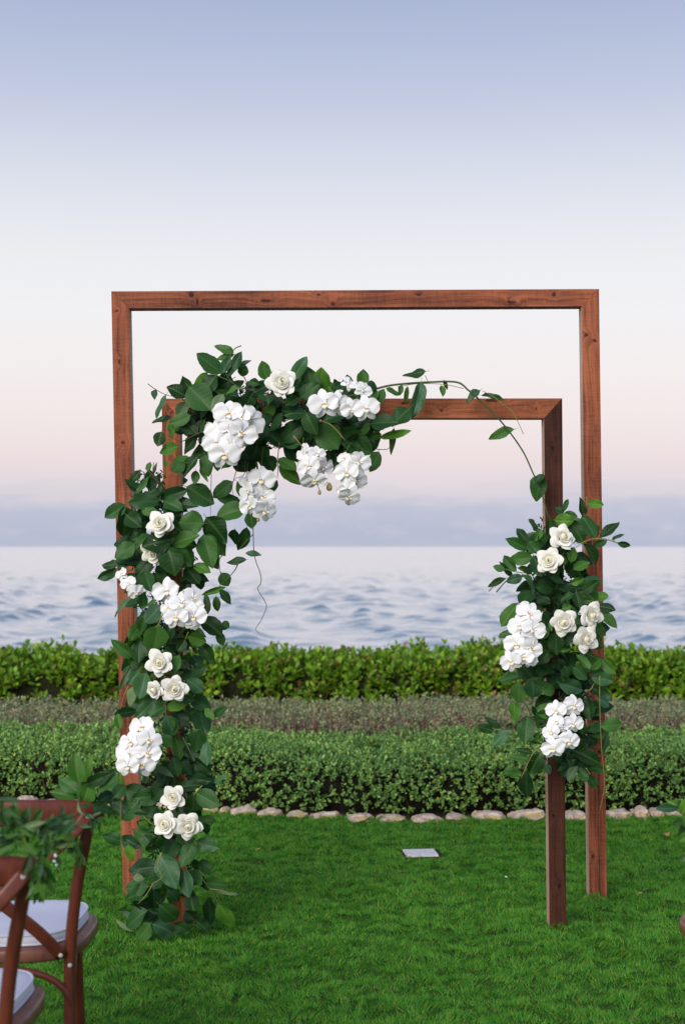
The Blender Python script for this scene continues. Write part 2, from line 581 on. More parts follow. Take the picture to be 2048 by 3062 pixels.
for k in range(26):
    lam = 0.9 * 1.13 ** k if k < 14 else rng.uniform(1.2, 4.0)
    th = rng.normal(R(92), 0.55)
    amp = min(0.0062 * lam ** 0.9, 0.042)
    fade = np.clip(1.6 - Y / (lam * 110), 0, 1)
    Z += amp * fade * 0.66 * np.exp(1.1 * np.sin((X * math.cos(th) + Y * math.sin(th)) * 2 * math.pi / lam + rng.uniform(0, 6.28) + 2.4 * vnoise(X / (lam * 2), Y / (lam * 2), k)))
Z *= 0.25 + 1.5 * vnoise(X / 1.7, Y / 8.0, 91) ** 1.5 + 0.45 * vnoise(X / 9.0, Y / 40.0, 92)
V = np.stack([X, Y, Z + SEA_Z], -1).reshape(-1, 3)
nr, nc = X.shape
ii, jj = np.meshgrid(np.arange(nr - 1), np.arange(nc - 1), indexing='ij')
a = (ii * nc + jj).ravel()
tag(link('sea', mesh_np('sea', V, np.stack([a, a + 1, a + nc + 1, a + nc], 1), M_sea, True)), kind='structure')

# ------------------------------------------------------------------ foliage from many small leaves
LEAF7 = np.array([(0, 0, 0), (-0.36, 0.32, 0.10), (-0.5, 0.68, 0.12), (0, 1, -0.06), (0.5, 0.68, 0.12), (0.36, 0.32, 0.10), (0, 0.55, 0)])
LEAF7F = np.array([(0, 6, 1), (1, 6, 2), (2, 6, 3), (3, 6, 4), (4, 6, 5), (5, 6, 0)])
def norm(a):
    return a / np.maximum(np.linalg.norm(a, axis=1, keepdims=True), 1e-6)
LEAF5 = np.array([(0, 0, 0), (-0.5, 0.55, 0.12), (0, 1, -0.05), (0.5, 0.55, 0.12), (0, 0.5, 0)])
LEAF5F = np.array([(0, 4, 1), (1, 4, 2), (2, 4, 3), (3, 4, 0)])
def leaves_np(pos, d, nrm, length, width, T0=LEAF7, T0F=LEAF7F):
    d = norm(d)
    sx = norm(np.cross(d, nrm))
    nn = np.cross(sx, d)
    T = T0[None]
    V = (pos[:, None] + sx[:, None] * (T[..., 0:1] * width[:, None, None]) + d[:, None] * (T[..., 1:2] * length[:, None, None])
         + nn[:, None] * (T[..., 2:3] * width[:, None, None]))
    n = len(pos)
    Fi = (np.arange(n)[:, None, None] * len(T0) + T0F[None]).reshape(-1, 3)
    return V.reshape(-1, 3), Fi
def hedge_profile(h, depth, rnd):
    """Cross-section from front foot over the top to the back foot: list of (dy, z)."""
    return np.array([(0.06, 0.02), (0.0, h * 0.35), (0.0, h - rnd), (rnd * 0.3, h - rnd * 0.3), (rnd, h), (depth - rnd, h), (depth, h - rnd), (depth, 0.02)])
def hedge(name, label, x0, x1, front, h, depth, rnd, n_sprig, per, leaf_len, leaf_w, mat, twig_mat, core_mat, shoot=0.0,
          face_keep=1.0, lump=0.03, seed=0, up=0.6, n_twig=600, bare=None):
    g = np.random.default_rng(seed)
    pr = hedge_profile(h, depth, rnd)
    seg = np.linalg.norm(np.diff(pr, axis=0), axis=1)
    cum = np.concatenate([[0], np.cumsum(seg)])
    back = cum[-2]
    s = g.uniform(0, back + (cum[-1] - back) * 0.5, n_sprig)
    x = g.uniform(x0, x1, n_sprig)
    dy, z = np.interp(s, cum, pr[:, 0]), np.interp(s, cum, pr[:, 1])
    e = 0.03
    ty, tz = np.interp(s + e, cum, pr[:, 0]) - np.interp(s - e, cum, pr[:, 0]), np.interp(s + e, cum, pr[:, 1]) - np.interp(s - e, cum, pr[:, 1])
    nrm = norm(np.stack([np.zeros_like(ty), -tz, ty], 1))
    lumpv = (vnoise(x / 0.22, s / 0.22, seed) - 0.5) * 2 * lump + (vnoise(x / 0.7, s / 0.6, seed + 5) - 0.5) * 2 * lump
    inward = g.exponential(0.035, n_sprig) + (vnoise(x / 0.09, s / 0.09, seed + 9) < 0.30) * g.uniform(0.02, 0.12, n_sprig)
    P0 = np.stack([x, front(x) + dy, z], 1) + nrm * (lumpv - inward)[:, None]
    keep = np.ones(n_sprig, bool)
    if face_keep < 1:
        low = np.clip(1 - z / (h * 0.7), 0, 1)
        keep &= g.uniform(size=n_sprig) > low * (1 - face_keep)
    if bare is not None:
        keep &= g.uniform(size=n_sprig) > bare(x, z)
    keep &= P0[:, 2] > 0.01
    P0, nrm = P0[keep], nrm[keep]
    n = len(P0)
    axis = norm(nrm * 0.75 + np.array([0, 0, up]) + g.normal(0, 0.35, (n, 3)))
    if shoot:
        P0 = P0 + axis * (g.uniform(size=(n, 1)) ** 5) * shoot
    idx = np.repeat(np.arange(n), per)
    m = len(idx)
    rad = g.normal(0, 1, (m, 3))
    rad -= axis[idx] * np.sum(rad * axis[idx], 1, keepdims=True)
    rad = norm(rad)
    tt = g.uniform(0, 1, (m, 1))
    d = norm(axis[idx] * (0.35 + 0.7 * tt) + rad * (1.05 - 0.5 * tt))
    pos = P0[idx] + axis[idx] * (tt - 0.5) * leaf_len * 1.6
    L = leaf_len * g.uniform(0.65, 1.2, m)
    nn = norm(axis[idx] * 1.0 - d * 0.3 + g.normal(0, 0.25, (m, 3)))
    V, Fi = leaves_np(pos, d, nn, L, L * leaf_w * g.uniform(0.85, 1.15, m), *((LEAF5, LEAF5F) if leaf_len < 0.04 else (LEAF7, LEAF7F)))
    root = empty(name, (0, float(front(np.array(0.0))), 0), label, 'hedge', 'clipped hedges between the lawn and the sea')
    off = np.array(root.location)
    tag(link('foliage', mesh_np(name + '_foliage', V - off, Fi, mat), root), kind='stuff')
    # inner twigs plus a core sheet coloured dark for the shade between them
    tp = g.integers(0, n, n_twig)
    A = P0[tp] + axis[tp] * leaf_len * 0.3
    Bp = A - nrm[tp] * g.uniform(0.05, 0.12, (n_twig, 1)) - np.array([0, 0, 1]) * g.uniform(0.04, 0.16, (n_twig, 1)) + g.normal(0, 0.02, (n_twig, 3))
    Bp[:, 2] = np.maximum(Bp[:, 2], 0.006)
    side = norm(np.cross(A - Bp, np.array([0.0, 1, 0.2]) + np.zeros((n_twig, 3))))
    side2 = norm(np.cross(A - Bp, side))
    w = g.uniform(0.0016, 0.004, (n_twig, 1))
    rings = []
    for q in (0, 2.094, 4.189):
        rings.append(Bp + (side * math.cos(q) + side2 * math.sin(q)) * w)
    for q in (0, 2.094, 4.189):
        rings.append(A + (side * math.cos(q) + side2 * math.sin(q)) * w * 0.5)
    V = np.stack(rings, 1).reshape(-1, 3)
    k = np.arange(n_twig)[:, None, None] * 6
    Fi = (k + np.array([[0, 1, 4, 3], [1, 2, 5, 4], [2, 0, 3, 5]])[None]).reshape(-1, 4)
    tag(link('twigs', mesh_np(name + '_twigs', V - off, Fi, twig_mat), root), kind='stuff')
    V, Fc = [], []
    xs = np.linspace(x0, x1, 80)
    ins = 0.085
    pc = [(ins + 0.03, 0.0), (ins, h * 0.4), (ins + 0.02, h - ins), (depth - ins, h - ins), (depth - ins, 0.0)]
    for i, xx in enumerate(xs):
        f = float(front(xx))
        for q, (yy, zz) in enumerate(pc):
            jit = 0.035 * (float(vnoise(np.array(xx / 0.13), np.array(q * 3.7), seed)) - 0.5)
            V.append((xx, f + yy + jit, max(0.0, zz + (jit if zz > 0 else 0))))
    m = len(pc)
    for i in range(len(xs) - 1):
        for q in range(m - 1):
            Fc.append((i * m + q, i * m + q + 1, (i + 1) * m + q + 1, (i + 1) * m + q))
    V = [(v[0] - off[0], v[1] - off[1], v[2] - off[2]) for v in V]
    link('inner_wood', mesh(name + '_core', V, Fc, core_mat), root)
    return root

M_core = plain('hedge_inner_shade', (0.012, 0.011, 0.007), 0.95, 0.05, 40, 0.6)  # near-black colour stands for the shade inside the hedge
M_twig = plain('hedge_twig', (0.10, 0.062, 0.042), 0.9, 0.1)
M_twig_grey = plain('hedge_twig_grey', (0.36, 0.23, 0.18), 0.9, 0.1, 5, 0.4)
M_h1 = island_leaf_mat('hedge_leaf_grey_green', [(0.0, (0.09, 0.21, 0.050)), (0.4, (0.16, 0.35, 0.085)), (0.75, (0.26, 0.47, 0.12)), (0.99, (0.36, 0.56, 0.13)), (0.996, (0.48, 0.42, 0.03)), (0.9993, (0.75, 0.42, 0.01))])
M_h2 = island_leaf_mat('hedge_leaf_dusty', [(0.0, (0.14, 0.20, 0.09)), (0.4, (0.24, 0.32, 0.15)), (0.85, (0.34, 0.40, 0.20)), (0.9, (0.32, 0.21, 0.15)), (1.0, (0.44, 0.31, 0.23))])
M_h3 = island_leaf_mat('hedge_leaf_bright', [(0.0, (0.085, 0.19, 0.014)), (0.45, (0.14, 0.31, 0.018)), (0.82, (0.22, 0.42, 0.026)), (0.93, (0.34, 0.46, 0.04)), (0.95, (0.30, 0.18, 0.08)), (1.0, (0.26, 0.14, 0.07))], 0.4, 0.3)
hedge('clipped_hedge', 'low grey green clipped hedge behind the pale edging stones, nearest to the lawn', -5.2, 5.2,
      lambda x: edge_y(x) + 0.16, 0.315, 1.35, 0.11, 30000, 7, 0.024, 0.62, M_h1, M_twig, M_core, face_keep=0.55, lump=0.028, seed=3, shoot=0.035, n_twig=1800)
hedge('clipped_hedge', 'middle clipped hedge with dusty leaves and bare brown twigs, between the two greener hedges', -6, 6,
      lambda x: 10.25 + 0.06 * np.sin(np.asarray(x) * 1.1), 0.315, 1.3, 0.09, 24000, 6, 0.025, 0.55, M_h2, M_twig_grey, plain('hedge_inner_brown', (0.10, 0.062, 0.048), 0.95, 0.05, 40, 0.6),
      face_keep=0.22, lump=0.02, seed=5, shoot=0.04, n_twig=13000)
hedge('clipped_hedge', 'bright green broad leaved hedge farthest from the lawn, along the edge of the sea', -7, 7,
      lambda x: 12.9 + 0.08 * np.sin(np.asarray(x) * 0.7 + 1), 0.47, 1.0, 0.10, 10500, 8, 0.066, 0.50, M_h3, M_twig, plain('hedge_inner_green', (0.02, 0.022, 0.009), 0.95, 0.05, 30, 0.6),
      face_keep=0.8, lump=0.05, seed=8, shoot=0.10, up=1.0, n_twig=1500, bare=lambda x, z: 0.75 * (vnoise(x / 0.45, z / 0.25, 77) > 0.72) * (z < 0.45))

# ------------------------------------------------------------------ edging stones
M_stone, t, b, o = new_mat('coral_stone')
obj = N(t, 'ShaderNodeTexCoord').outputs['Object']
oi = N(t, 'ShaderNodeObjectInfo')
n1 = noise_tex(t, obj, 16, 6, 0.65)
n2 = noise_tex(t, obj, 70, 3, 0.6)
c = ramp(t, n1.outputs['Fac'], [(0.28, (0.22, 0.15, 0.11)), (0.45, (0.50, 0.38, 0.29)), (0.66, (0.70, 0.58, 0.48))])
sz = N(t, 'ShaderNodeSeparateXYZ')
t.links.new(obj, sz.inputs[0])
moss = mathn(t, 'MULTIPLY', mathn(t, 'GREATER_THAN', noise_tex(t, obj, 9, 3, 0.6).outputs['Fac'], 0.56), mathn(t, 'LESS_THAN', sz.outputs['Z'], 0.02))
c = mixc(t, mathn(t, 'MULTIPLY', moss, 0.7), c, (0.42, 0.30, 0.04))
t.links.new(c, b.inputs['Base Color'])
b.inputs['Roughness'].default_value = 0.9
bump(t, b, mathn(t, 'ADD', n1.outputs['Fac'], mathn(t, 'MULTIPLY', n2.outputs['Fac'], 0.4)), 0.8, 0.012)
STONES = [(40, 112, 2412, 36, 'broad pale stone edging the bed, seen just over the far chair rail on the left'),
          (128, 176, 2415, 26, 'small pale stone edging the bed, seen over the right part of the far chair rail'),
          (186, 262, 2418, 30, 'long stone edging the bed, mostly behind the leaves tied to the far chair'),
          (268, 345, 2422, 32, 'stone edging the bed behind the foot of the tall arch beside the chair leaves'),
          (352, 418, 2425, 30, 'stone edging the bed directly behind the left post of the tall arch'),
          (424, 510, 2428, 34, 'wide stone edging the bed hidden mostly by the leafy left post garland'),
          (520, 600, 2431, 30, 'stone edging the bed just behind the white roses low on the left garland'),
          (606, 653, 2434, 30, 'squat stone peeping out right beside the left post garland'),
          (657, 687, 2436, 24, 'smallest rounded stone between a squat one and a long domed one right of the garland'),
          (689, 766, 2441, 36, 'long smooth domed stone, second large one right of the left garland'),
          (770, 844, 2446, 32, 'wedge shaped pale stone rising to its right end, right of the domed stone'),
          (856, 921, 2450, 26, 'low flat stone left of a long level stone in the middle of the border'),
          (925, 1020, 2454, 32, 'long level pale stone in the middle of the border, left of the mossy one'),
          (1029, 1118, 2460, 28, 'stone with orange yellow moss along its foot, middle of the border'),
          (1124, 1212, 2461, 26, 'low crumbly stone right of the mossy yellow stone'),
          (1230, 1330, 2464, 30, 'long low stone behind the lawn slab, nearest stone of the curved border'),
          (1333, 1405, 2461, 28, 'rough stone with a knobbly top between the long low stone and the posts'),
          (1409, 1513, 2457, 40, 'large humped stone left of the short arch right post'),
          (1518, 1632, 2455, 44, 'largest peaked stone touching the short arch right post in view'),
          (1688, 1752, 2454, 38, 'stone showing between the two right posts of the arches'),
          (1757, 1804, 2453, 34, 'stone hidden mostly behind the right post of the tall arch'),
          (1808, 1892, 2453, 42, 'humped ochre stone just right of the tall arch right post'),
          (1893, 1936, 2450, 44, 'tall narrow grey stone right of the humped ochre stone'),
          (1940, 1988, 2448, 36, 'pale stone with a white chip left of the leaves at the right edge'),
          (1992, 2048, 2446, 32, 'stone partly hidden by the leaves at the right edge of the picture')]
def stone_mesh(sx, sy, sz, seed):
    import bmesh
    bm = bmesh.new()
    bmesh.ops.create_icosphere(bm, subdivisions=4, radius=1)
    r = random.Random(seed)
    o1 = Vector((r.uniform(0, 50), r.uniform(0, 50), r.uniform(0, 50)))
    for v in bm.verts:
        p = v.co.copy()
        p.x = math.copysign(abs(p.x) ** 0.75, p.x)
        k = 1 + 0.45 * mnoise.noise(p * 1.3 + o1) + 0.32 * mnoise.noise(p * 2.9 + o1) + 0.18 * mnoise.noise(p * 6.5 + o1) + 0.05 * mnoise.noise(p * 14 + o1)
        v.co = Vector((p.x * sx * (0.85 + 0.15 * k), p.y * sy * k, p.z * sz * k))
    me = bpy.data.meshes.new('stone')
    bm.to_mesh(me)
    bm.free()
    me.polygons.foreach_set('use_smooth', [True] * len(me.polygons))
    me.materials.append(M_stone)
    return me
for i, (xa, xb, yb, hp, lab) in enumerate(STONES):
    d = ground_depth(yb) + 0.05
    c = P((xa + xb) / 2, yb, d)
    sx = (xb - xa) / 2 * d / F
    hz = hp * d / F
    o = link('edging_stone', stone_mesh(sx * 1.02, 0.07 + 0.03 * random.random(), hz * 0.44, i), M=Matrix.Translation((c.x, d + 0.03, hz * 0.14)) @ Matrix.Rotation(random.uniform(-.15, .15), 4, 'Z') @ Matrix.Rotation(random.uniform(-.12, .12), 4, 'Y'))
    tag(o, lab, 'stone', 'pale stones edging the hedge bed')

# ------------------------------------------------------------------ slab let into the lawn
cs = [(1203, 2549), (1297, 2547), (1312, 2566), (1217, 2569)]
gp = [P(x, y, ground_depth(y)) for x, y in cs]
root = empty('lawn_slab', (sum(p.x for p in gp) / 4, sum(p.y for p in gp) / 4, 0), 'small pale grey slab let into the lawn in front of the hedges', 'ground cover')
ce = Vector(root.location)
def quad_prism(pts, z0, z1):
    v = [(p.x - ce.x, p.y - ce.y, z0) for p in pts] + [(p.x - ce.x, p.y - ce.y, z1) for p in pts]
    return v, [(3, 2, 1, 0), (4, 5, 6, 7), (0, 1, 5, 4), (1, 2, 6, 5), (2, 3, 7, 6), (3, 0, 4, 7)]
v, f = quad_prism(gp, -0.02, 0.017)
o = link('lid', mesh('slab_lid', v, f, plain('slab_concrete', (0.66, 0.63, 0.62), 0.8, 0.2, 60, 0.25, 0.3), False), root)
bv = o.modifiers.new('bevel', 'BEVEL'); bv.width = 0.004; bv.segments = 2
rim = [ce + (Vector((p.x, p.y, 0)) - ce) * 1.2 for p in gp]
v, f = quad_prism(rim, -0.02, 0.008)
link('earth_rim', mesh('slab_rim', v, f, plain('slab_earth', (0.06, 0.032, 0.018), 0.95, 0.1, 80, 0.5, 0.5), False), root)

# ------------------------------------------------------------------ grass blades
M_grass = island_leaf_mat('grass_blade', [(0.0, (0.040, 0.205, 0.022)), (0.5, (0.080, 0.335, 0.034)), (0.82, (0.16, 0.44, 0.044)), (0.96, (0.31, 0.46, 0.05)), (1.0, (0.36, 0.34, 0.10))], 0.55, 0.4, 0.2)
def grass(n):
    g = rng
    yy = 3.2 + (8.75 - 3.2) * g.uniform(size=n) ** 0.85
    xx = g.uniform(-1, 1, n) * (0.30 * yy + 0.75)
    k = (yy < edge_y(xx) + 0.06)
    # keep clear of the slab
    k &= ~((np.abs(xx - ce.x) < 0.10) & (np.abs(yy - ce.y) < 0.085))
    xx, yy = xx[k], yy[k]
    n = len(xx)
    mound = vnoise(xx / 0.085, yy / 0.075, 1) * 0.6 + vnoise(xx / 0.036, yy / 0.034, 2) * 0.4
    h = (0.013 + 0.011 * mound) * g.uniform(0.6, 1.3, n)
    h *= 1.0 + 0.6 * (g.uniform(size=n) > 0.99)
    lean = (vnoise(xx / 0.10, yy / 0.10, 4) * 4 * math.pi) + g.normal(0, 0.8, n)
    la = g.uniform(0.3, 1.1, n)
    dx, dy = np.cos(lean) * la, np.sin(lean) * la
    az = g.uniform(0, 2 * math.pi, n)
    w = g.uniform(0.0012, 0.0021, n) * (0.55 + 0.07 * yy)
    z0 = np.maximum(-0.002, 0.034 * (mound - 0.30))
    p0 = np.stack([xx, yy, z0], 1)
    sd = np.stack([np.cos(az) * w, np.sin(az) * w, 0 * w], 1)
    tip = p0 + np.stack([dx * h, dy * h, h * (1.0 - 0.25 * la)], 1)
    V = np.stack([p0 - sd, p0 + sd, tip], 1).reshape(-1, 3)
    Fi = np.arange(3 * n).reshape(-1, 3)
    tag(link('grass', mesh_np('grass', V, Fi, M_grass)), 'short mown green grass covering the lawn', 'grass', kind='stuff')
grass(850000)

# ================================================================== the two timber arches
def timber_arch(label, depth, thick, outer, inner, mats, knots):
    """outer / inner: photo pixels of the corners, top left, top right, foot right, foot left, all in the front plane."""
    O = [P(x, y, depth) for x, y in outer]
    I = [P(x, y, depth) for x, y in inner]
    for q in (O[2], O[3], I[2], I[3]):
        q.z = -0.02
    base = Vector(((O[2].x + O[3].x) / 2, depth + thick / 2, 0))
    root = empty('wooden_arch', base, label, 'wedding arch', 'pair of plain timber arches')
    def beam(name, pts, mat, along, knots=(), pale=0):
        """pts = four front corners; UV runs across and along the length."""
        back = Vector((0, thick, 0))
        ax = (pts[along[1]] - pts[along[0]]).normalized()
        cr_ = Vector((0, -1, 0)).cross(ax)
        kn = []
        for kx, ky, ka, kb in knots:
            q = P(kx, ky, depth)
            kn.append((q.dot(cr_), q.dot(ax), ka, kb))
        mat = stained_wood('timber', *mat, kn)
        v, uv, f = [], [], []
        def face(q, off):
            b0 = len(v)
            for p in q:
                v.append(p - base)
                uv.append((p.dot(cr_) + off * 0.37 + (p.y - depth) * (1 if off else 0), p.dot(ax) + off))
            f.append((b0, b0 + 1, b0 + 2, b0 + 3))
        pb = [p + back for p in pts]
        face([pts[3], pts[2], pts[1], pts[0]], 0)
        face(pb, 3.0)
        for k in range(4):
            a, c = pts[k], pts[(k + 1) % 4]
            face([a, c, c + back, a + back], 1.0 + k)
        me = mesh(name, v, f, mat, False, uv)
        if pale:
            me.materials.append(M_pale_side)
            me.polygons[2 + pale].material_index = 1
        import bmesh
        bm = bmesh.new()
        bm.from_mesh(me)
        bmesh.ops.remove_doubles(bm, verts=bm.verts, dist=1e-5)
        bmesh.ops.recalc_face_normals(bm, faces=bm.faces)
        bm.to_mesh(me)
        bm.free()
        o = link(name, me, root)
        bv = o.modifiers.new('bevel', 'BEVEL')
        bv.width = 0.0012
        bv.segments = 2
        return o
    g = 0.0   # hairline at the mitres
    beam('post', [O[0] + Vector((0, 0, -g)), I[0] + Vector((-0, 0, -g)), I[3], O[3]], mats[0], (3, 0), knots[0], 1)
    beam('beam', [O[0], O[1], I[1], I[0]], mats[1], (0, 1), knots[1])
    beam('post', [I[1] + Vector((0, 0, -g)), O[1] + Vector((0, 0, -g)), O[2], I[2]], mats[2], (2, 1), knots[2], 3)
    return root
M_woodA = ((0.375, 0.115, 0.053), (0.110, 0.031, 0.017))
M_woodB = ((0.42, 0.132, 0.054), (0.130, 0.036, 0.017))
M_woodC = ((0.082, 0.025, 0.013), (0.024, 0.008, 0.005))
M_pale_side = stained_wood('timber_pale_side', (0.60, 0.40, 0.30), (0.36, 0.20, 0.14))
D_OUT, D_IN = 6.25, 5.747
arch_tall = timber_arch('tall rear timber arch in red brown stain with bare top beam', D_OUT, 0.075,
    [(333.5, 871), (1790, 864), (1814.5, 2689), (369, 2689)], [(387, 922), (1738, 916), (1761.5, 2689), (422, 2689)], (M_woodA, M_woodA, M_woodA),
    ([(370, 1325, .016, .016), (358, 1080, .010, .016), (395, 1900, .010, .02), (350, 930, .012, .008), (375, 2250, .012, .014)],
     [(572, 878, .016, .014), (590, 905, .020, .010), (995, 908, .014, .016), (950, 880, .008, .014), (1530, 905, .014, .026), (1655, 878, .014, .012), (1250, 880, .007, .014), (800, 900, .008, .03)],
     [(1752, 1002, .014, .010), (1775, 1018, .016, .012), (1765, 1500, .008, .014), (1790, 2250, .012, .016), (1770, 2560, .009, .014)]))
arch_short = timber_arch('short front timber arch with flower garlands and darker right post', D_IN, 0.075,
    [(484, 1192), (1680, 1191), (1692, 2781), (506, 2781)], [(539, 1250), (1625.5, 1251), (1642, 2781), (560, 2781)], (M_woodB, M_woodB, M_woodC),
    ([(520, 1215, .014, .012), (515, 1400, .009, .014), (530, 2350, .01, .02)],
     [(1320, 1228, .012, .014), (1603, 1222, .010, .010), (1210, 1205, .008, .02), (1470, 1198, .010, .03)],
     [(1650, 1340, .008, .012), (1655, 2440, .010, .016), (1670, 2650, .008, .02)]))

# ================================================================== garlands
M_leaf = leaf_mat('salal_leaf', (0.029, 0.100, 0.022), (0.085, 0.18, 0.05), (0.11, 0.21, 0.08), 0.55)
M_leaf_bright = leaf_mat('fresh_leaf', (0.066, 0.195, 0.024), (0.16, 0.28, 0.07), (0.16, 0.26, 0.10), 0.30)
M_leaf_pale = leaf_mat('leaf_underside', (0.13, 0.215, 0.105), (0.20, 0.29, 0.15), (0.15, 0.23, 0.11), 0.25, 0.6)
M_leaf_blue = leaf_mat('glaucous_leaf', (0.040, 0.125, 0.048), (0.13, 0.21, 0.15), (0.14, 0.22, 0.16), 0.30, 0.38)
M_leaf_deep_shade = leaf_mat('deep_shaded_leaf', (0.016, 0.062, 0.017), (0.045, 0.10, 0.035), (0.09, 0.16, 0.08), 0.40, 0.38)  # deeper leaf green, partly darkened to paint the shade inside the garlands
M_LEAF = {'d': M_leaf_deep_shade, 'm': M_leaf, 'b': M_leaf_bright, 'p': M_leaf_pale, 'g': M_leaf_blue}
M_stem = plain('green_stem', (0.055, 0.085, 0.025), 0.6, 0.3, 30, 0.4)
M_stem_brown = plain('brown_stem', (0.085, 0.050, 0.030), 0.7, 0.2, 30, 0.4)
M_stem_yellow = plain('yellow_green_stem', (0.22, 0.20, 0.05), 0.6, 0.2, 30, 0.3)

def leaf_mesh(k, slim=False):
    """Unit leaf: base at 0, tip at y = 1, half width 0.5; folded along the midrib, curled and wavy."""
    r = random.Random(100 + k)
    rows, cols = 9, 7
    fold, bend, wave, twist, ph = r.uniform(0.06, 0.40), r.uniform(-0.36, 0.10), r.uniform(0.02, 0.075), r.uniform(-0.6, 0.6), r.uniform(0, 6)
    peak = r.uniform(0.40, 0.5)
    V, UV, Fc = [], [], []
    for i in range(rows):
        t = i / (rows - 1)
        if slim:
            w = 0.5 * math.sin(math.pi * min(1, t * 0.98 + 0.01)) ** 0.8
        else:
            a = t / peak if t < peak else 1
            w = 0.5 * (math.sin(a * math.pi / 2) ** 0.62 if t < peak else math.cos((t - peak) / (1 - peak) * math.pi / 2) ** 0.68)
            if t > 0.86:
                w *= 0.96 - 1.1 * (t - 0.86)
        w = max(w, 0.012)
        for j in range(cols):
            s = -1 + 2 * j / (cols - 1)
            z = fold * (abs(s) ** 1.2) * w * 2 * 0.6 - 0.10 * (s * s * s * s) * w + bend * (t - 0.2) ** 2 * 1.6
            z += wave * math.sin(9 * t + ph + 2.2 * s) * abs(s)
            z += twist * (t - 0.3) * s * w * 0.8
            jag = 1 + 0.035 * math.sin(t * 31 + ph * 3 + j) * (abs(s) > 0.9)
            x = s * w * jag + 0.05 * math.sin(t * 3 + ph) * t
            V.append((x, t, z))
            UV.append((0.5 + 0.5 * s * w * 1.0, t))
    for i in range(rows - 1):
        for j in range(cols - 1):
            a = i * cols + j
            Fc.append((a, a + 1, a + cols + 1, a + cols))
    # short petiole
    b0 = len(V)
    for (yy, rr) in ((-0.13, 0.013), (0.03, 0.016)):
        for q in range(4):
            w = q * math.pi / 2
            V.append((rr * math.cos(w), yy, rr * math.sin(w) - 0.004))
            UV.append((0.5, 0.0))
    for q in range(4):
        Fc.append((b0 + q, b0 + (q + 1) % 4, b0 + 4 + (q + 1) % 4, b0 + 4 + q))
    me = mesh('leaf', V, Fc, M_leaf, True, UV)
    return me
LEAVES = [leaf_mesh(k) for k in range(16)]
SLIMS = [leaf_mesh(40 + k, True) for k in range(4)]
def add_leaf(parent, p0, p1, width, shade='m', slim=False, face=None, roll=0.35, name='leaf', jitter=None):
    d = p1 - p0
    L = d.length
    if L < 1e-4:
        return
    d.normalize()
    n = Vector((random.gauss(0, roll), -1.0, 0.35 + random.gauss(0, roll))) if face is None else Vector(face)
    n = (n - d * n.dot(d)).normalized()
    x = d.cross(n).normalized()
    me = random.choice(SLIMS if slim else LEAVES)
    M = Matrix.Identity(4)
    for r_ in range(3):
        M[r_][0], M[r_][1], M[r_][2], M[r_][3] = x[r_] * width, d[r_] * L, n[r_] * (width + L) / 2, p0[r_]
    return link(name, me, parent, M, M_LEAF[shade])
GROW = 1.10
def px_leaf(parent, bx, by, tx, ty, w, depth, shade='m', slim=False):
    """A leaf from the photo: base, tip and width in photo pixels, at its depth."""
    mx_, my_ = (bx + tx) / 2, (by + ty) / 2
    bx, by, tx, ty = (mx_ + (bx - mx_) * GROW, my_ + (by - my_) * GROW, mx_ + (tx - mx_) * GROW, my_ + (ty - my_) * GROW)
    d0 = depth + random.uniform(-0.025, 0.025)
    p0 = P(bx, by, d0)
    p1 = P(tx, ty, d0)
    dy = random.uniform(-0.45, 0.35) * (p1 - p0).length
    p1.y += dy
    add_leaf(parent, p0, p1, w * depth / F * 1.26, shade, slim)

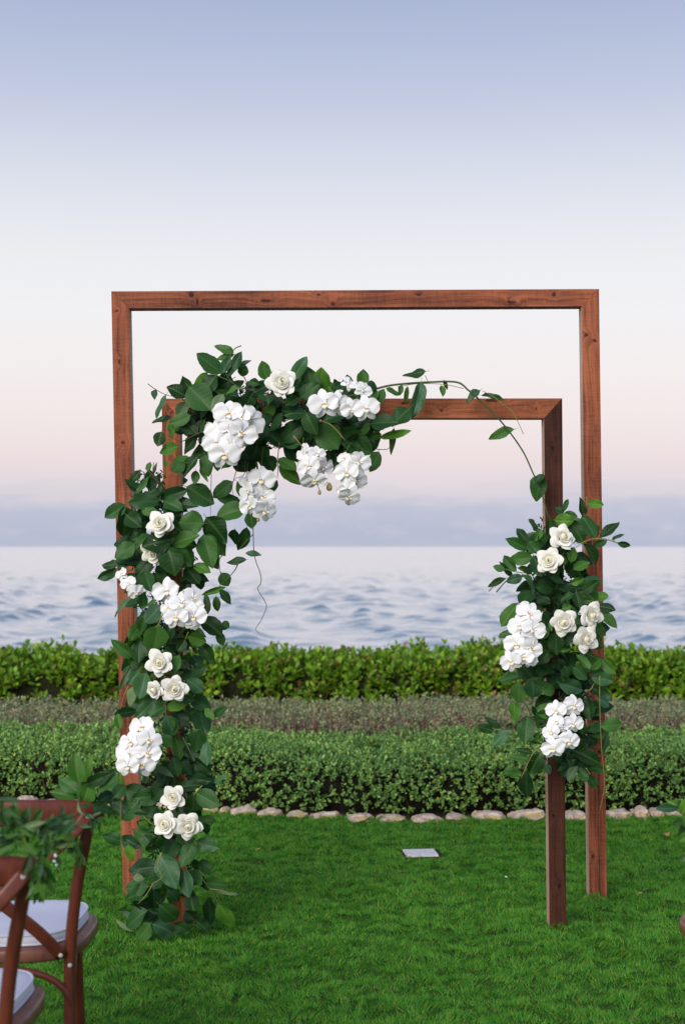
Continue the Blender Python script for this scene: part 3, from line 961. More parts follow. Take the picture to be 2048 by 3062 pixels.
# hand-read leaves: crop origin and scale, then base x, y, tip x, y, width, shade
C1 = (300, 980, 2.24)
L1 = """890 165 775 118 52 m;895 180 780 205 50 m;810 300 662 182 98 m;860 320 950 168 55 g;925 265 1008 220 36 g;960 325 958 245 58 m;815 300 872 205 60 g
780 320 685 435 105 m;875 350 705 452 125 d;600 400 745 545 155 m;575 465 472 388 92 m;440 455 368 592 42 g;370 415 362 476 38 g;470 600 350 622 42 d;410 700 385 792 68 m
520 800 395 825 72 b;600 590 470 640 72 m;555 615 648 716 85 m;700 620 660 708 62 m;570 500 520 595 72 p;825 450 750 550 58 p;935 400 838 436 42 b;1110 345 1080 230 72 m
1290 340 1380 200 72 g;1210 310 1145 296 42 m;1060 380 1000 350 48 m;1020 430 965 545 85 d;1150 380 1010 440 80 d;650 870 545 988 85 m;700 850 725 988 78 m;640 740 572 812 66 m
750 790 605 862 76 d;640 960 634 1046 48 m;670 940 727 1032 32 b;585 1070 757 1168 118 m;580 1085 392 1146 78 d;385 1160 203 1176 100 d;410 1100 300 1108 38 d;880 1035 752 1132 86 m
920 1035 1018 1146 74 m;1170 1010 1128 1105 64 m;165 1190 46 1276 84 m;165 1205 165 1396 128 m;180 1255 272 1330 94 m;385 1235 275 1224 54 m;325 960 330 900 46 m;265 960 213 1032 48 m
360 980 380 900 24 d;325 1000 238 1112 42 m;690 1310 533 1300 130 m;970 1210 778 1262 115 m;715 1275 842 1436 145 m;700 1390 780 1588 128 m;900 1355 900 1446 80 d;980 1345 938 1492 74 d
1000 1240 1022 1340 72 m;930 1160 800 1150 64 d;490 1450 657 1384 98 b;470 1420 298 1452 135 m;470 1470 600 1590 118 m;230 1450 108 1532 94 m;330 1390 228 1452 62 m;285 1380 208 1424 58 d
430 1180 527 1260 84 d;1200 930 1336 1042 84 b;1200 880 1312 950 84 m;1120 860 1152 962 84 d;1000 880 1022 978 64 d;940 870 818 932 74 d;770 880 790 955 58 m;1240 560 1366 602 98 m
1350 650 1198 752 116 d;1400 570 1430 703 92 m;1220 575 1140 682 62 d;1330 470 1238 525 52 m;1350 460 1462 382 82 m;560 880 480 960 90 m;600 905 510 850 60 b;480 700 500 620 70 b;470 640 480 740 40 b
505 700 560 640 90 d;640 560 760 600 80 d;1110 700 1230 790 120 d;1050 790 1010 900 120 d;1090 620 1010 760 130 d;930 850 980 960 110 d;1260 800 1330 900 100 d;450 890 430 930 30 b"""
C2 = (800, 1000, 2.24)
L2 = """1055 248 913 276 66 m;1025 330 978 546 78 g;938 350 930 452 28 b;895 340 885 402 30 m;798 360 882 405 36 m;1165 345 1170 420 38 b;1180 308 1202 366 22 m;1420 375 1328 456 56 g
1440 410 1570 438 34 m;640 355 640 246 68 m;545 320 535 270 38 m;735 380 668 432 56 m;780 370 728 470 56 m;950 495 828 604 110 m;695 600 862 588 102 m;385 575 545 518 98 m
350 600 472 758 150 m;475 640 684 800 128 m;540 730 540 840 72 m;680 595 620 682 46 b;740 650 698 786 54 m;760 690 946 652 46 b;845 630 824 797 36 m;740 790 688 916 76 m
450 770 450 922 76 d;550 610 690 560 66 d;120 540 247 520 96 m;220 420 342 338 94 m;430 365 512 328 48 d;260 530 322 662 96 m;520 700 610 640 80 d;380 790 440 850 70 d;600 760 560 850 70 m;700 690 760 670 50 b"""
C3 = (280, 1600, 3.136)
L3 = """225 275 82 288 94 m;215 320 48 412 86 m;365 595 178 742 62 p;470 545 455 692 72 m;590 612 452 682 52 b;480 350 545 522 112 m;430 380 398 502 74 m;400 140 255 292 138 d
540 230 408 392 116 m;370 80 212 192 104 g;870 300 988 452 126 m;945 285 1092 322 96 b;985 385 1002 512 84 d;1040 10 1112 292 156 m;1100 0 1234 182 126 m;700 120 758 358 186 m
760 110 922 292 176 m;1425 230 1252 257 64 m;1430 170 1570 182 54 g;1200 360 1264 472 104 m;1185 520 1288 642 72 m;1150 580 1156 718 62 m;1230 490 1008 562 48 b;1050 560 1070 762 62 p
1020 800 1204 922 146 m;1195 840 1272 868 84 m;1165 920 1216 1028 74 m;895 950 1052 990 114 b;860 985 788 1082 84 m;390 925 362 1072 118 b;370 1140 182 986 96 m;420 990 440 1182 126 d
630 670 476 812 146 g;490 760 428 912 86 m;600 850 560 1082 190 m;740 860 660 1012 136 d;490 1300 430 1524 140 g;430 1280 318 1392 74 g;350 1240 264 1442 54 p;370 1430 334 1602 78 p
395 1650 216 1680 84 d;230 1680 250 1812 62 b;1060 1230 798 1332 116 d;880 1360 1024 1462 116 g;840 1200 788 1322 62 p;800 1130 738 1292 96 m;580 1540 408 1702 116 g;670 1610 508 1692 116 m
690 1630 862 1568 96 b;690 1690 742 1822 96 m;1000 1640 1042 1862 156 d;1050 1630 1132 1722 62 b;1133 1692 1262 1604 66 m;920 1540 1094 1602 116 d;1020 1010 1114 1192 116 d;760 1660 880 1780 120 d
820 1500 930 1570 90 g;620 1060 500 1120 90 d;700 1480 620 1540 70 d;600 380 700 460 90 d;880 420 860 560 80 d;1000 1240 930 1130 110 d;900 1260 760 1210 100 d;940 870 860 1000 110 d"""
C4 = (280, 2100, 3.136)
L4 = """1000 265 938 452 146 d;1060 380 1072 572 98 g;755 520 790 684 98 m;640 310 732 422 94 m;680 130 742 332 136 g;575 600 752 682 58 p;510 660 476 772 42 p;275 830 524 872 136 m
690 760 538 892 146 d;800 800 994 770 94 m;940 860 918 1037 146 m;970 850 1174 952 146 m;1000 760 1152 720 84 d;1140 750 1248 690 62 g;960 540 1104 662 126 d;580 1170 383 1148 96 m
305 1312 101 1238 96 m;270 1260 444 1364 106 g;330 1340 350 1502 86 b;930 1320 828 1524 126 m;970 1310 1168 1362 116 g;600 1540 333 1582 146 d;630 1430 774 1714 178 g;850 1575 892 1804 122 g
1035 1690 1244 1722 98 m;1090 1750 1348 1822 32 p;505 1730 291 1762 146 m;560 1720 560 1944 106 d;380 1640 468 1662 64 p;900 1800 944 1944 116 m;1175 1890 1294 2134 126 b;1090 1840 1080 2104 106 d
500 1960 286 2094 146 m;220 2040 384 2142 42 p;560 2080 756 2184 136 g;620 1900 784 2074 146 m;530 2080 398 2234 136 m;220 760 58 832 96 m;420 930 248 1094 176 m;290 670 228 802 72 b
600 980 500 1060 110 d;700 1300 590 1400 130 d;800 1420 900 1300 110 d;1010 1480 1080 1600 90 d;980 1600 1060 1750 80 d;700 1760 800 1870 110 d;860 1960 960 2060 120 d;640 1640 560 1740 100 d
480 1250 560 1330 80 d;430 1120 520 1180 60 b;780 900 760 700 120 d;1040 1130 1060 1240 70 d;760 2080 900 2160 110 d;980 2060 1080 2180 100 m;330 1900 400 2000 80 b;720 560 640 640 90 d"""
C5 = (1400, 1450, 3.136)
L5 = """1075 290 1045 128 64 m;1120 170 1250 196 74 b;900 240 932 133 42 m;890 262 818 204 62 d;900 268 1002 302 64 m;815 330 974 342 116 b;960 340 1064 544 136 m;1070 300 1174 494 116 m
1190 370 1212 484 58 m;1240 490 1414 348 82 m;1350 512 1448 458 38 m;1400 545 1514 572 50 m;1295 515 1178 572 64 g;1080 560 1234 734 106 m;760 310 758 474 68 m;645 430 578 323 74 m
680 420 612 527 62 b;545 540 456 413 76 m;680 455 702 554 94 m;550 600 358 503 92 m;640 640 578 518 96 m;600 690 392 688 108 m;440 800 328 668 92 m;335 795 237 763 60 m
410 855 293 726 44 d;610 670 684 854 116 g;470 780 600 830 60 d;500 860 360 905 78 g;510 845 614 1004 116 g;345 880 185 948 54 m;600 1000 486 1124 136 d;640 960 814 952 126 d
610 1030 760 1110 90 d;960 720 982 598 74 b;900 750 888 648 62 b;990 790 1134 728 84 b;770 870 894 922 74 m;1080 885 1264 880 52 g;1080 1000 1218 898 84 m;960 920 1078 882 62 b
850 970 1060 960 80 d;975 1020 866 1072 64 m;1010 1000 1032 1154 84 m;1150 1080 1058 1092 54 b;1160 1070 1304 1050 88 b;1225 1140 1368 1166 84 m;1245 1190 1384 1330 80 m;1170 1320 1284 1412 80 m
460 1120 316 1322 120 b;440 1380 288 1416 76 m;1040 1220 1010 1310 64 d;820 1375 832 1592 126 m;750 1350 606 1434 100 m;950 1380 880 1532 86 g;860 1560 960 1535 34 b;760 1290 775 1372 30 b
960 1400 1080 1320 90 d;740 1570 660 1680 90 m;1020 1600 1114 1724 86 m;1040 1550 1174 1612 74 m;1235 1640 1118 1712 96 b;1245 1640 1364 1764 86 b;1160 1800 1344 1842 106 g;470 1670 624 1834 146 d
470 1800 295 1832 96 m;480 1855 450 2042 116 m;600 1840 612 2014 136 g;690 1920 818 1932 106 m;865 1860 1090 1944 122 g;980 1710 1124 1814 106 m;840 1630 860 1740 110 d;1170 1920 1304 2022 116 d
700 1200 780 1260 90 d;880 1160 960 1130 60 b;700 1700 800 1760 100 d;900 1700 940 1800 100 d;740 820 820 900 90 d;880 560 820 620 50 d;700 540 790 590 90 d"""
C6 = (1400, 2000, 2.932)
L6 = """400 290 410 477 100 b;510 420 488 637 126 m;215 545 78 490 68 m;275 520 156 428 54 d;340 545 218 672 88 g;330 520 392 488 44 m;690 365 608 512 96 d;1040 250 1062 444 106 d
970 460 1030 580 76 m;1165 500 1038 520 74 d;1165 500 1348 490 102 m;1220 570 1178 758 52 g;1050 570 1120 682 90 d;560 740 418 704 60 m;540 800 368 768 64 m;620 755 538 917 136 m
670 840 720 914 58 g;450 920 318 898 80 m;510 900 500 1122 106 d;940 800 808 932 126 d;910 710 1148 822 116 m;1050 860 1198 892 70 m;950 860 858 962 62 p;960 870 1030 975 70 m
1050 930 1118 1047 68 m;1040 960 963 1006 44 d;1130 260 1235 330 90 g;1000 480 940 600 70 d;720 720 800 800 80 d;620 560 590 640 30 b;560 330 600 420 40 d;900 760 960 700 70 d"""
def parse(txt, crop):
    r = []
    for row in txt.replace('\n', ';').split(';'):
        a = row.split()
        if len(a) < 6:
            continue
        bx, by, tx, ty, w = (float(q) / crop[2] for q in a[:5])
        r.append((bx + crop[0], by + crop[1], tx + crop[0], ty + crop[1], w, a[5]))
    return r

top_l, left_l, right_l = [], [], []
for r in parse(L1, C1):
    (left_l if r[1] > 1455 else top_l).append(r)
top_l += parse(L2, C2)
left_l += parse(L3, C3) + parse(L4, C4)
right_l = parse(L5, C5) + parse(L6, C6)
vine_idx = [r for r in top_l if r[0] > 1170 and r[1] < 1240 and r[3] < 1250 and not (1170 < r[0] < 1230 and r[1] > 1200)]
top_l = [r for r in top_l if r not in vine_idx]

def spine_dist(x, y, spine):
    best, hw, tt = 1e9, 60, (0, 1)
    for (x0, y0, h0), (x1, y1, h1) in zip(spine, spine[1:]):
        dx, dy = x1 - x0, y1 - y0
        t = max(0, min(1, ((x - x0) * dx + (y - y0) * dy) / (dx * dx + dy * dy)))
        d = math.hypot(x - x0 - t * dx, y - y0 - t * dy)
        if d < best:
            best, hw = d, h0 + (h1 - h0) * t
    return best, hw
def garland(name, label, base, leaves, spine, n_fill, stems, group='leafy garlands tied to the short arch', d_front=5.60, fill_depth=(5.62, 5.93), fern=0):
    root = empty(name, base, label, 'garland', group)
    for (bx, by, tx, ty, w, sh) in leaves:
        cx, cy = (bx + tx) / 2, (by + ty) / 2
        ds, hw = spine_dist(cx, cy, spine)
        bulge = max(0.0, 1 - (ds / (hw * 1.4)) ** 2)
        px_leaf(root, bx, by, tx, ty, w, d_front - 0.07 * bulge + (0.05 if sh == 'd' else 0.0), sh)
    # fill: leaves that wrap round the post
    cum = [0]
    for a, b_ in zip(spine, spine[1:]):
        cum.append(cum[-1] + math.hypot(b_[0] - a[0], b_[1] - a[1]))
    for i in range(n_fill):
        s = random.uniform(0, cum[-1])
        k = max(j for j in range(len(spine) - 1) if cum[j] <= s)
        t = (s - cum[k]) / (cum[k + 1] - cum[k])
        a, b_ = spine[k], spine[k + 1]
        dx, dy = (b_[0] - a[0]) / (cum[k + 1] - cum[k]), (b_[1] - a[1]) / (cum[k + 1] - cum[k])
        hw = a[2] + (b_[2] - a[2]) * t
        u = random.uniform(-0.8, 0.8)
        x, y = a[0] + dx * (s - cum[k]) - dy * u * hw, a[1] + dy * (s - cum[k]) + dx * u * hw
        dep = random.uniform(5.60, 5.70) if i % 2 else random.uniform(*fill_depth)
        p0 = P(x, y, dep)
        dirv = Vector((-dy * u * 1.1 + random.gauss(0, 0.45), random.gauss(-0.1, 0.4), random.gauss(-0.25, 0.5) - dx * u * 0.8)).normalized()
        L = random.uniform(0.075, 0.125)
        face = Vector((u * 0.8 * abs(dy) + random.gauss(0, 0.4), -1 if dep < 5.78 else 0.6, 0.5 + random.gauss(0, 0.4)))
        add_leaf(root, p0, p0 + dirv * L, L * random.uniform(0.5, 0.68), random.choice('ddmmmb' if i % 2 else 'dddmmd'), face=face)
    for (pts, dep, rad, mt) in stems:
        mb = MB()
        pp = smooth_path([P(x, y, dep + random.uniform(-0.01, 0.01)) for x, y in pts], 5)
        mb.tube(pp, [rad * (1 - 0.5 * i / len(pp)) for i in range(len(pp))], 6)
        bb = Vector(base)
        mb.v = [tuple(Vector(v) - bb) for v in mb.v]
        link('stem', mb.build('stem', mt), root)
    if fern:
        # fine bits of filler green packed between the large leaves, too small to pick apart
        g = rng
        sidx = g.integers(0, len(spine) - 1, fern)
        tt = g.uniform(0, 1, fern)
        sp = np.array(spine)
        q = sp[sidx] * (1 - tt[:, None]) + sp[sidx + 1] * tt[:, None]
        dv = sp[sidx + 1, :2] - sp[sidx, :2]
        dv = dv / np.linalg.norm(dv, axis=1, keepdims=True)
        u = np.clip(g.normal(0, 0.45, fern), -0.85, 0.85) * q[:, 2]
        x, y = q[:, 0] - dv[:, 1] * u, q[:, 1] + dv[:, 0] * u
        dep = g.uniform(5.60, 5.84, fern)
        c = np.stack([(x - 1024) / F * dep, dep, CAMZ - (y - HOR) / F * dep], 1) - np.array(base)
        per = 9
        idx = np.repeat(np.arange(fern), per)
        ax = norm(g.normal(0, 1, (fern, 3)))
        off = np.tile(np.linspace(0, 1, per), fern)[:, None]
        pos = c[idx] + ax[idx] * off * 0.055
        d = norm(ax[idx] * 0.6 + g.normal(0, 0.6, (len(idx), 3)))
        L = g.uniform(0.014, 0.028, len(idx))
        V, Fi = leaves_np(pos, d, norm(g.normal(0, 1, (len(idx), 3))), L, L * 0.4)
        tag(link('filler_foliage', mesh_np('filler', V, Fi, M_fill), root), kind='stuff')
    return root
M_fill = island_leaf_mat('filler_green', [(0.0, (0.012, 0.040, 0.018)), (1.0, (0.035, 0.095, 0.035))], 0.5)
def cs(c, *pts):
    return [(c[0] + x / c[2], c[1] + y / c[2]) for x, y in pts]
SP_TOP = [(545, 1235, 70), (640, 1250, 105), (760, 1255, 105), (880, 1250, 95), (1000, 1245, 95), (1110, 1240, 60)]
SP_LEFT = [(450, 1420, 50), (470, 1560, 75), (480, 1700, 85), (490, 1900, 80), (515, 2100, 85), (525, 2300, 82), (515, 2480, 85), (500, 2740, 105)]
SP_RIGHT = [(1650, 1580, 55), (1660, 1700, 85), (1670, 1850, 95), (1680, 2050, 100), (1690, 2180, 85), (1690, 2270, 70)]
st_top = [(cs(C1, (745, 980), (742, 1100), (738, 1275)), 5.58, 0.0016, M_stem), (cs(C1, (970, 890), (965, 980), (905, 1010)), 5.57, 0.0018, M_stem),
          (cs(C1, (920, 930), (885, 1060), (895, 1130)), 5.58, 0.0018, M_stem_brown), (cs(C1, (1090, 800), (1080, 940)), 5.55, 0.002, M_stem),
          (cs(C1, (1200, 770), (1190, 860), (1190, 960), (1185, 1010)), 5.54, 0.0022, M_stem_brown), (cs(C1, (320, 375), (370, 412), (460, 455), (580, 460)), 5.56, 0.0018, M_stem),
          (cs(C1, (945, 120), (890, 155), (840, 300), (950, 425)), 5.56, 0.0024, M_stem), (cs(C1, (965, 330), (1000, 410)), 5.57, 0.002, M_stem_brown),
          (cs(C1, (700, 690), (600, 735), (540, 760), (450, 720)), 5.52, 0.0026, M_stem_brown), (cs(C2, (345, 575), (430, 610), (520, 710)), 5.45, 0.0030, M_stem_yellow),
          (cs(C2, (175, 680), (240, 760)), 5.48, 0.0028, M_stem_yellow), (cs(C1, (760, 310), (880, 365), (960, 430)), 5.47, 0.0026, M_stem),
          (cs(C2, (730, 770), (810, 765), (830, 700)), 5.56, 0.0018, M_stem_brown)]
st_left = [(cs(C1, (325, 955), (360, 1000), (410, 1085)), 5.57, 0.0022, M_stem_brown), (cs(C1, (360, 900), (355, 975), (400, 1060)), 5.57, 0.0016, M_stem_brown),
           (cs(C3, (1500, -10), (1430, 60), (1360, 140)), 5.56, 0.0022, M_stem), (cs(C3, (1215, 180), (1180, 240), (1190, 360)), 5.56, 0.0022, M_stem),
           (cs(C3, (1360, 260), (1310, 350), (1160, 500)), 5.56, 0.0026, M_stem), (cs(C3, (640, 760), (610, 840), (580, 870)), 5.46, 0.0026, M_stem_yellow),
           (cs(C3, (890, 910), (860, 980)), 5.46, 0.0024, M_stem_yellow), (cs(C3, (330, 1420), (290, 1500), (250, 1640)), 5.56, 0.0022, M_stem_yellow),
           (cs(C4, (840, 330), (900, 450), (940, 560)), 5.48, 0.0026, M_stem), (cs(C4, (730, 400), (755, 520)), 5.47, 0.0022, M_stem_brown),
           (cs(C4, (1020, 780), (940, 870)), 5.46, 0.0026, M_stem_yellow), (cs(C4, (380, 1320), (450, 1380), (540, 1440)), 5.50, 0.0024, M_stem),
           (cs(C4, (640, 1410), (600, 1540), (640, 1640), (560, 1700)), 5.46, 0.0028, M_stem_yellow), (cs(C4, (560, 1700), (500, 1800), (420, 1890)), 5.46, 0.0024, M_stem_yellow),
           (cs(C4, (1010, 1640), (1090, 1750), (1180, 1900)), 5.50, 0.0024, M_stem), (cs(C4, (1090, 1750), (1220, 1770), (1345, 1820)), 5.50, 0.0018, M_stem_yellow),
           (cs(C4, (440, 1030), (520, 1120), (590, 1160)), 5.52, 0.0024, M_stem_yellow)]
st_right = [(cs(C5, (1400, 545), (1300, 515), (1180, 505), (1090, 530), (1000, 590)), 5.50, 0.0026, M_stem_yellow), (cs(C5, (1350, 512), (1385, 545)), 5.50, 0.0014, M_stem_brown),
            (cs(C5, (190, 1000), (260, 925), (345, 870)), 5.56, 0.0018, M_stem_brown), (cs(C5, (262, 1005), (330, 925), (385, 880)), 5.56, 0.0030, M_stem),
            (cs(C5, (1110, 110), (1105, 200), (1080, 290)), 5.58, 0.0018, M_stem_yellow), (cs(C5, (340, 790), (440, 815), (560, 830)), 5.52, 0.0022, M_stem),
            (cs(C5, (1070, 1000), (1150, 1050), (1200, 1140)), 5.52, 0.0022, M_stem_brown), (cs(C5, (470, 1800), (560, 1830), (690, 1810)), 5.50, 0.0022, M_stem_brown),
            (cs(C6, (1030, 190), (1070, 180), (1100, 130)), 5.46, 0.0026, M_stem_yellow), (cs(C6, (500, 300), (560, 430), (620, 560)), 5.48, 0.0030, M_stem),
            (cs(C6, (290, 525), (420, 530)), 5.50, 0.0022, M_stem_brown), (cs(C6, (640, 690), (560, 750), (460, 960)), 5.48, 0.0026, M_stem_yellow),
            (cs(C6, (1150, 60), (1150, 330), (1165, 690), (1190, 1020), (1145, 1265)), 5.44, 0.0016, M_stem_yellow), (cs(C6, (1030, 870), (1070, 930)), 5.48, 0.0020, M_stem_yellow)]
def at_d(x, y, d=D_IN):
    return tuple(P(x, y, d))
g_top = garland('leaf_garland', 'lush leafy garland with orchids along the left half of the short arch beam', at_d(760, 1220), top_l, SP_TOP, 125, st_top, fern=420)
g_left = garland('leaf_garland', 'full length leafy garland covering the left post of the short arch down to the grass', (P(505, 2781, D_IN).x, D_IN, 0.0), left_l, SP_LEFT, 145, st_left, fern=420)
g_right = garland('leaf_garland', 'shorter leafy garland tied round the upper right post of the short arch', at_d(1685, 1900), right_l, SP_RIGHT, 120, st_right, fern=330)

# ------------------------------------------------------------------ trailing vines
def vine(name, label, pts, depth, rad, leaves, mt, group=None):
    base = P(*pts[0], depth)
    root = empty(name, base, label, 'vine', group)
    mb = MB()
    pp = smooth_path([P(x, y, depth) for x, y in pts], 6)
    mb.tube(pp, [rad * (1 - 0.45 * i / len(pp)) for i in range(len(pp))], 6)
    mb.v = [tuple(Vector(v) - base) for v in mb.v]
    link('stem', mb.build('stem', mt), root)
    for (bx, by, tx, ty, w, sh) in leaves:
        px_leaf(root, bx, by, tx, ty, w, depth, sh)
    return root
v1 = vine('trailing_vine', 'long bare vine arching over the short beam down to the right post garland',
          cs(C2, (640, 395), (760, 355), (870, 335), (1075, 320), (1265, 320), (1345, 375), (1430, 450), (1568, 590)) + [(1560, 1345), (1593, 1415), (1617, 1470), (1640, 1552)],
          5.66, 0.0048, vine_idx + [(1535, 1284, 1463, 1305, 26, 'm'), (1621, 1419, 1595, 1492, 44, 'm'), (1600, 1440, 1625, 1420, 20, 'm')], M_stem)
mb = MB()
b0 = Vector(v1.location)
for pts in (cs(C2, (1075, 320), (1055, 275)), cs(C2, (870, 350), (1010, 330), (1180, 335), (1310, 362)), cs(C2, (1440, 380), (1500, 410), (1570, 465))
            + [(1531, 1231), (1548, 1262), (1564, 1298)]):
    mb.tube(smooth_path([P(x, y, 5.66) - b0 for x, y in pts], 5), 0.0014, 5)
link('tendril', mb.build('tendril', M_stem_yellow), v1)
vine('hanging_tendril', 'thin curling tendril hanging from the corner garland in front of the sea',
     [(757, 1579), (761, 1660), (779, 1717), (780, 1745), (771, 1762), (795, 1803), (795, 1822), (781, 1855), (765, 1880), (773, 1892)], 5.6, 0.0020, [], M_stem_brown)

# ------------------------------------------------------------------ flowers
M_petal = petal_mat('orchid_white', (0.86, 0.855, 0.845), 0.06, 0.16)
M_rose = petal_mat('rose_white', (0.86, 0.84, 0.765), 0.03, 0.15)
M_rose_cream = petal_mat('rose_cream', (0.87, 0.83, 0.70), 0.03, 0.12)
M_rose_heart = petal_mat('rose_heart', (0.90, 0.87, 0.66), 0.03, 0.12)
M_lip, t, b, o = new_mat('orchid_lip')
uv = N(t, 'ShaderNodeUVMap').outputs[0]
sv = N(t, 'ShaderNodeSeparateXYZ')
t.links.new(uv, sv.inputs[0])
nn = noise_tex(t, mapping(t, uv, (14, 14, 1)), 1.0, 2)
c = ramp(t, mathn(t, 'ADD', sv.outputs['Y'], mathn(t, 'MULTIPLY', mathn(t, 'SUBTRACT', nn.outputs['Fac'], 0.5), 0.45)),
         [(0.0, (0.50, 0.20, 0.06)), (0.14, (0.78, 0.45, 0.06)), (0.32, (0.84, 0.66, 0.25)), (0.5, (0.84, 0.80, 0.70)), (1.0, (0.84, 0.83, 0.82))])
t.links.new(c, b.inputs['Base Color'])
b.inputs['Roughness'].default_value = 0.5
M_bud = plain('orchid_bud', (0.36, 0.30, 0.10), 0.5, 0.3, 30, 0.3)

def petal_grid(fn, mat, rows=8, cols=9, name='petal'):
    V, UV, Fc = [], [], []
    for i in range(rows):
        t = i / (rows - 1)
        for j in range(cols):
            s = -1 + 2 * j / (cols - 1)
            V.append(fn(s, t))
            UV.append((0.5 + 0.5 * s, t))
    for i in range(rows - 1):
        for j in range(cols - 1):
            a = i * cols + j
            Fc.append((a, a + 1, a + cols + 1, a + cols))
    return mesh(name, V, Fc, mat, True, UV)
def orchid_petal(k):
    r = random.Random(k)
    cup, wav, ph = r.uniform(-0.10, 0.30), r.uniform(0.012, 0.034), r.uniform(0, 6)
    def fn(s, t):        # broad kidney petal along +y, 0.5 long, 0.56 wide
        w = 0.29 * (min(1, (t / 0.42)) ** 0.55 if t < 0.42 else math.sqrt(max(0.0, 1 - ((t - 0.42) / 0.58) ** 2.4)))
        w = max(w, 0.02)
        y = 0.02 + 0.47 * t + 0.03 * (1 - s * s) * t
        z = cup * (w * s) ** 2 * 3 - 0.10 * (t - 0.5) ** 2 + wav * math.sin(5 * s + ph + 4 * t) + 0.02
        return (s * w, y, z)
    return petal_grid(fn, M_petal)
def orchid_sepal(k):
    r = random.Random(50 + k)
    cup, ph = r.uniform(0.1, 0.5), r.uniform(0, 6)
    def fn(s, t):
        w = max(0.015, 0.165 * math.sin(math.pi * (0.06 + 0.92 * t)) ** 0.62)
        return (s * w, 0.02 + 0.47 * t, -0.018 - cup * (w * s) ** 2 - 0.14 * t * t * r.uniform(.98, 1.02) + 0.008 * math.sin(4 * t + ph))
    return petal_grid(fn, M_petal, name='sepal')
def orchid_lip():
    V, UV, Fc = [], [], []
    def patch(fn, rows=6, cols=5):
        b0 = len(V)
        for i in range(rows):
            t_ = i / (rows - 1)
            for j in range(cols):
                s = -1 + 2 * j / (cols - 1)
                V.append(fn(s, t_))
                UV.append((0.5 + 0.5 * s, t_))
        for i in range(rows - 1):
            for j in range(cols - 1):
                a = b0 + i * cols + j
                Fc.append((a, a + 1, a + cols + 1, a + cols))
    patch(lambda s, q: (s * (0.04 + 0.05 * math.sin(math.pi * min(1, q * 1.1))), -0.02 - 0.17 * q, 0.05 + 0.07 * math.sin(q * 2.6) - 0.03 * s * s))
    for sg in (-1, 1):
        patch(lambda s, q, sg=sg: (sg * (0.025 + 0.07 * q), -0.01 + 0.035 * s * (1 - 0.4 * q), 0.04 + 0.11 * q ** 0.8 - 0.02 * s * s))
    return mesh('lip', V, Fc, M_lip, True, UV)
def orchid_column():
    mb = MB()
    mb.tube([(0, 0.0, -0.02), (0, 0.012, 0.04), (0, 0.0, 0.085), (0, -0.012, 0.10)], [0.022, 0.03, 0.034, 0.016], 8)
    return mb.build('column', M_petal)
O_PET, O_SEP, O_LIP, O_COL = [orchid_petal(k) for k in range(9)], [orchid_sepal(k) for k in range(6)], orchid_lip(), orchid_column()
def frame_to(z, roll, up=Vector((0, 0, 1))):
    z = Vector(z).normalized()
    x = up.cross(z).normalized()
    y = z.cross(x)
    c, s = math.cos(roll), math.sin(roll)
    xx, yy = x * c + y * s, y * c - x * s
    return Matrix((xx, yy, z)).transposed().to_4x4()
def blossom(parent, p, dia, face, roll):
    M0 = Matrix.Translation(p) @ frame_to(face, roll) @ Matrix.Scale(dia, 4)
    col = link('blossom', O_COL, parent, M0)
    def sub(name, me, ang, tilt, sc=1.0, dz=0.0):
        o = bpy.data.objects.new(name, me)
        COL.objects.link(o)
        o.parent = col
        o.matrix_basis = Matrix.Translation((0, 0, dz)) @ Matrix.Rotation(ang, 4, 'Z') @ Matrix.Rotation(tilt, 4, 'X') @ Matrix.Scale(sc, 4)
        return o
    r = random
    for sg in (-1, 1):
        sub('petal', r.choice(O_PET), sg * R(80 + r.uniform(-9, 9)), R(r.uniform(-16, 18)), r.uniform(0.95, 1.10), 0.012)
    sub('sepal', r.choice(O_SEP), R(r.uniform(-6, 6)), R(r.uniform(-6, 8)), 1.0)
    for sg in (-1, 1):
        sub('sepal', r.choice(O_SEP), sg * R(142 + r.uniform(-8, 8)), R(r.uniform(-10, 4)), 0.98)
    sub('lip', O_LIP, 0, R(r.uniform(-8, 8)), 0.95)
    return col
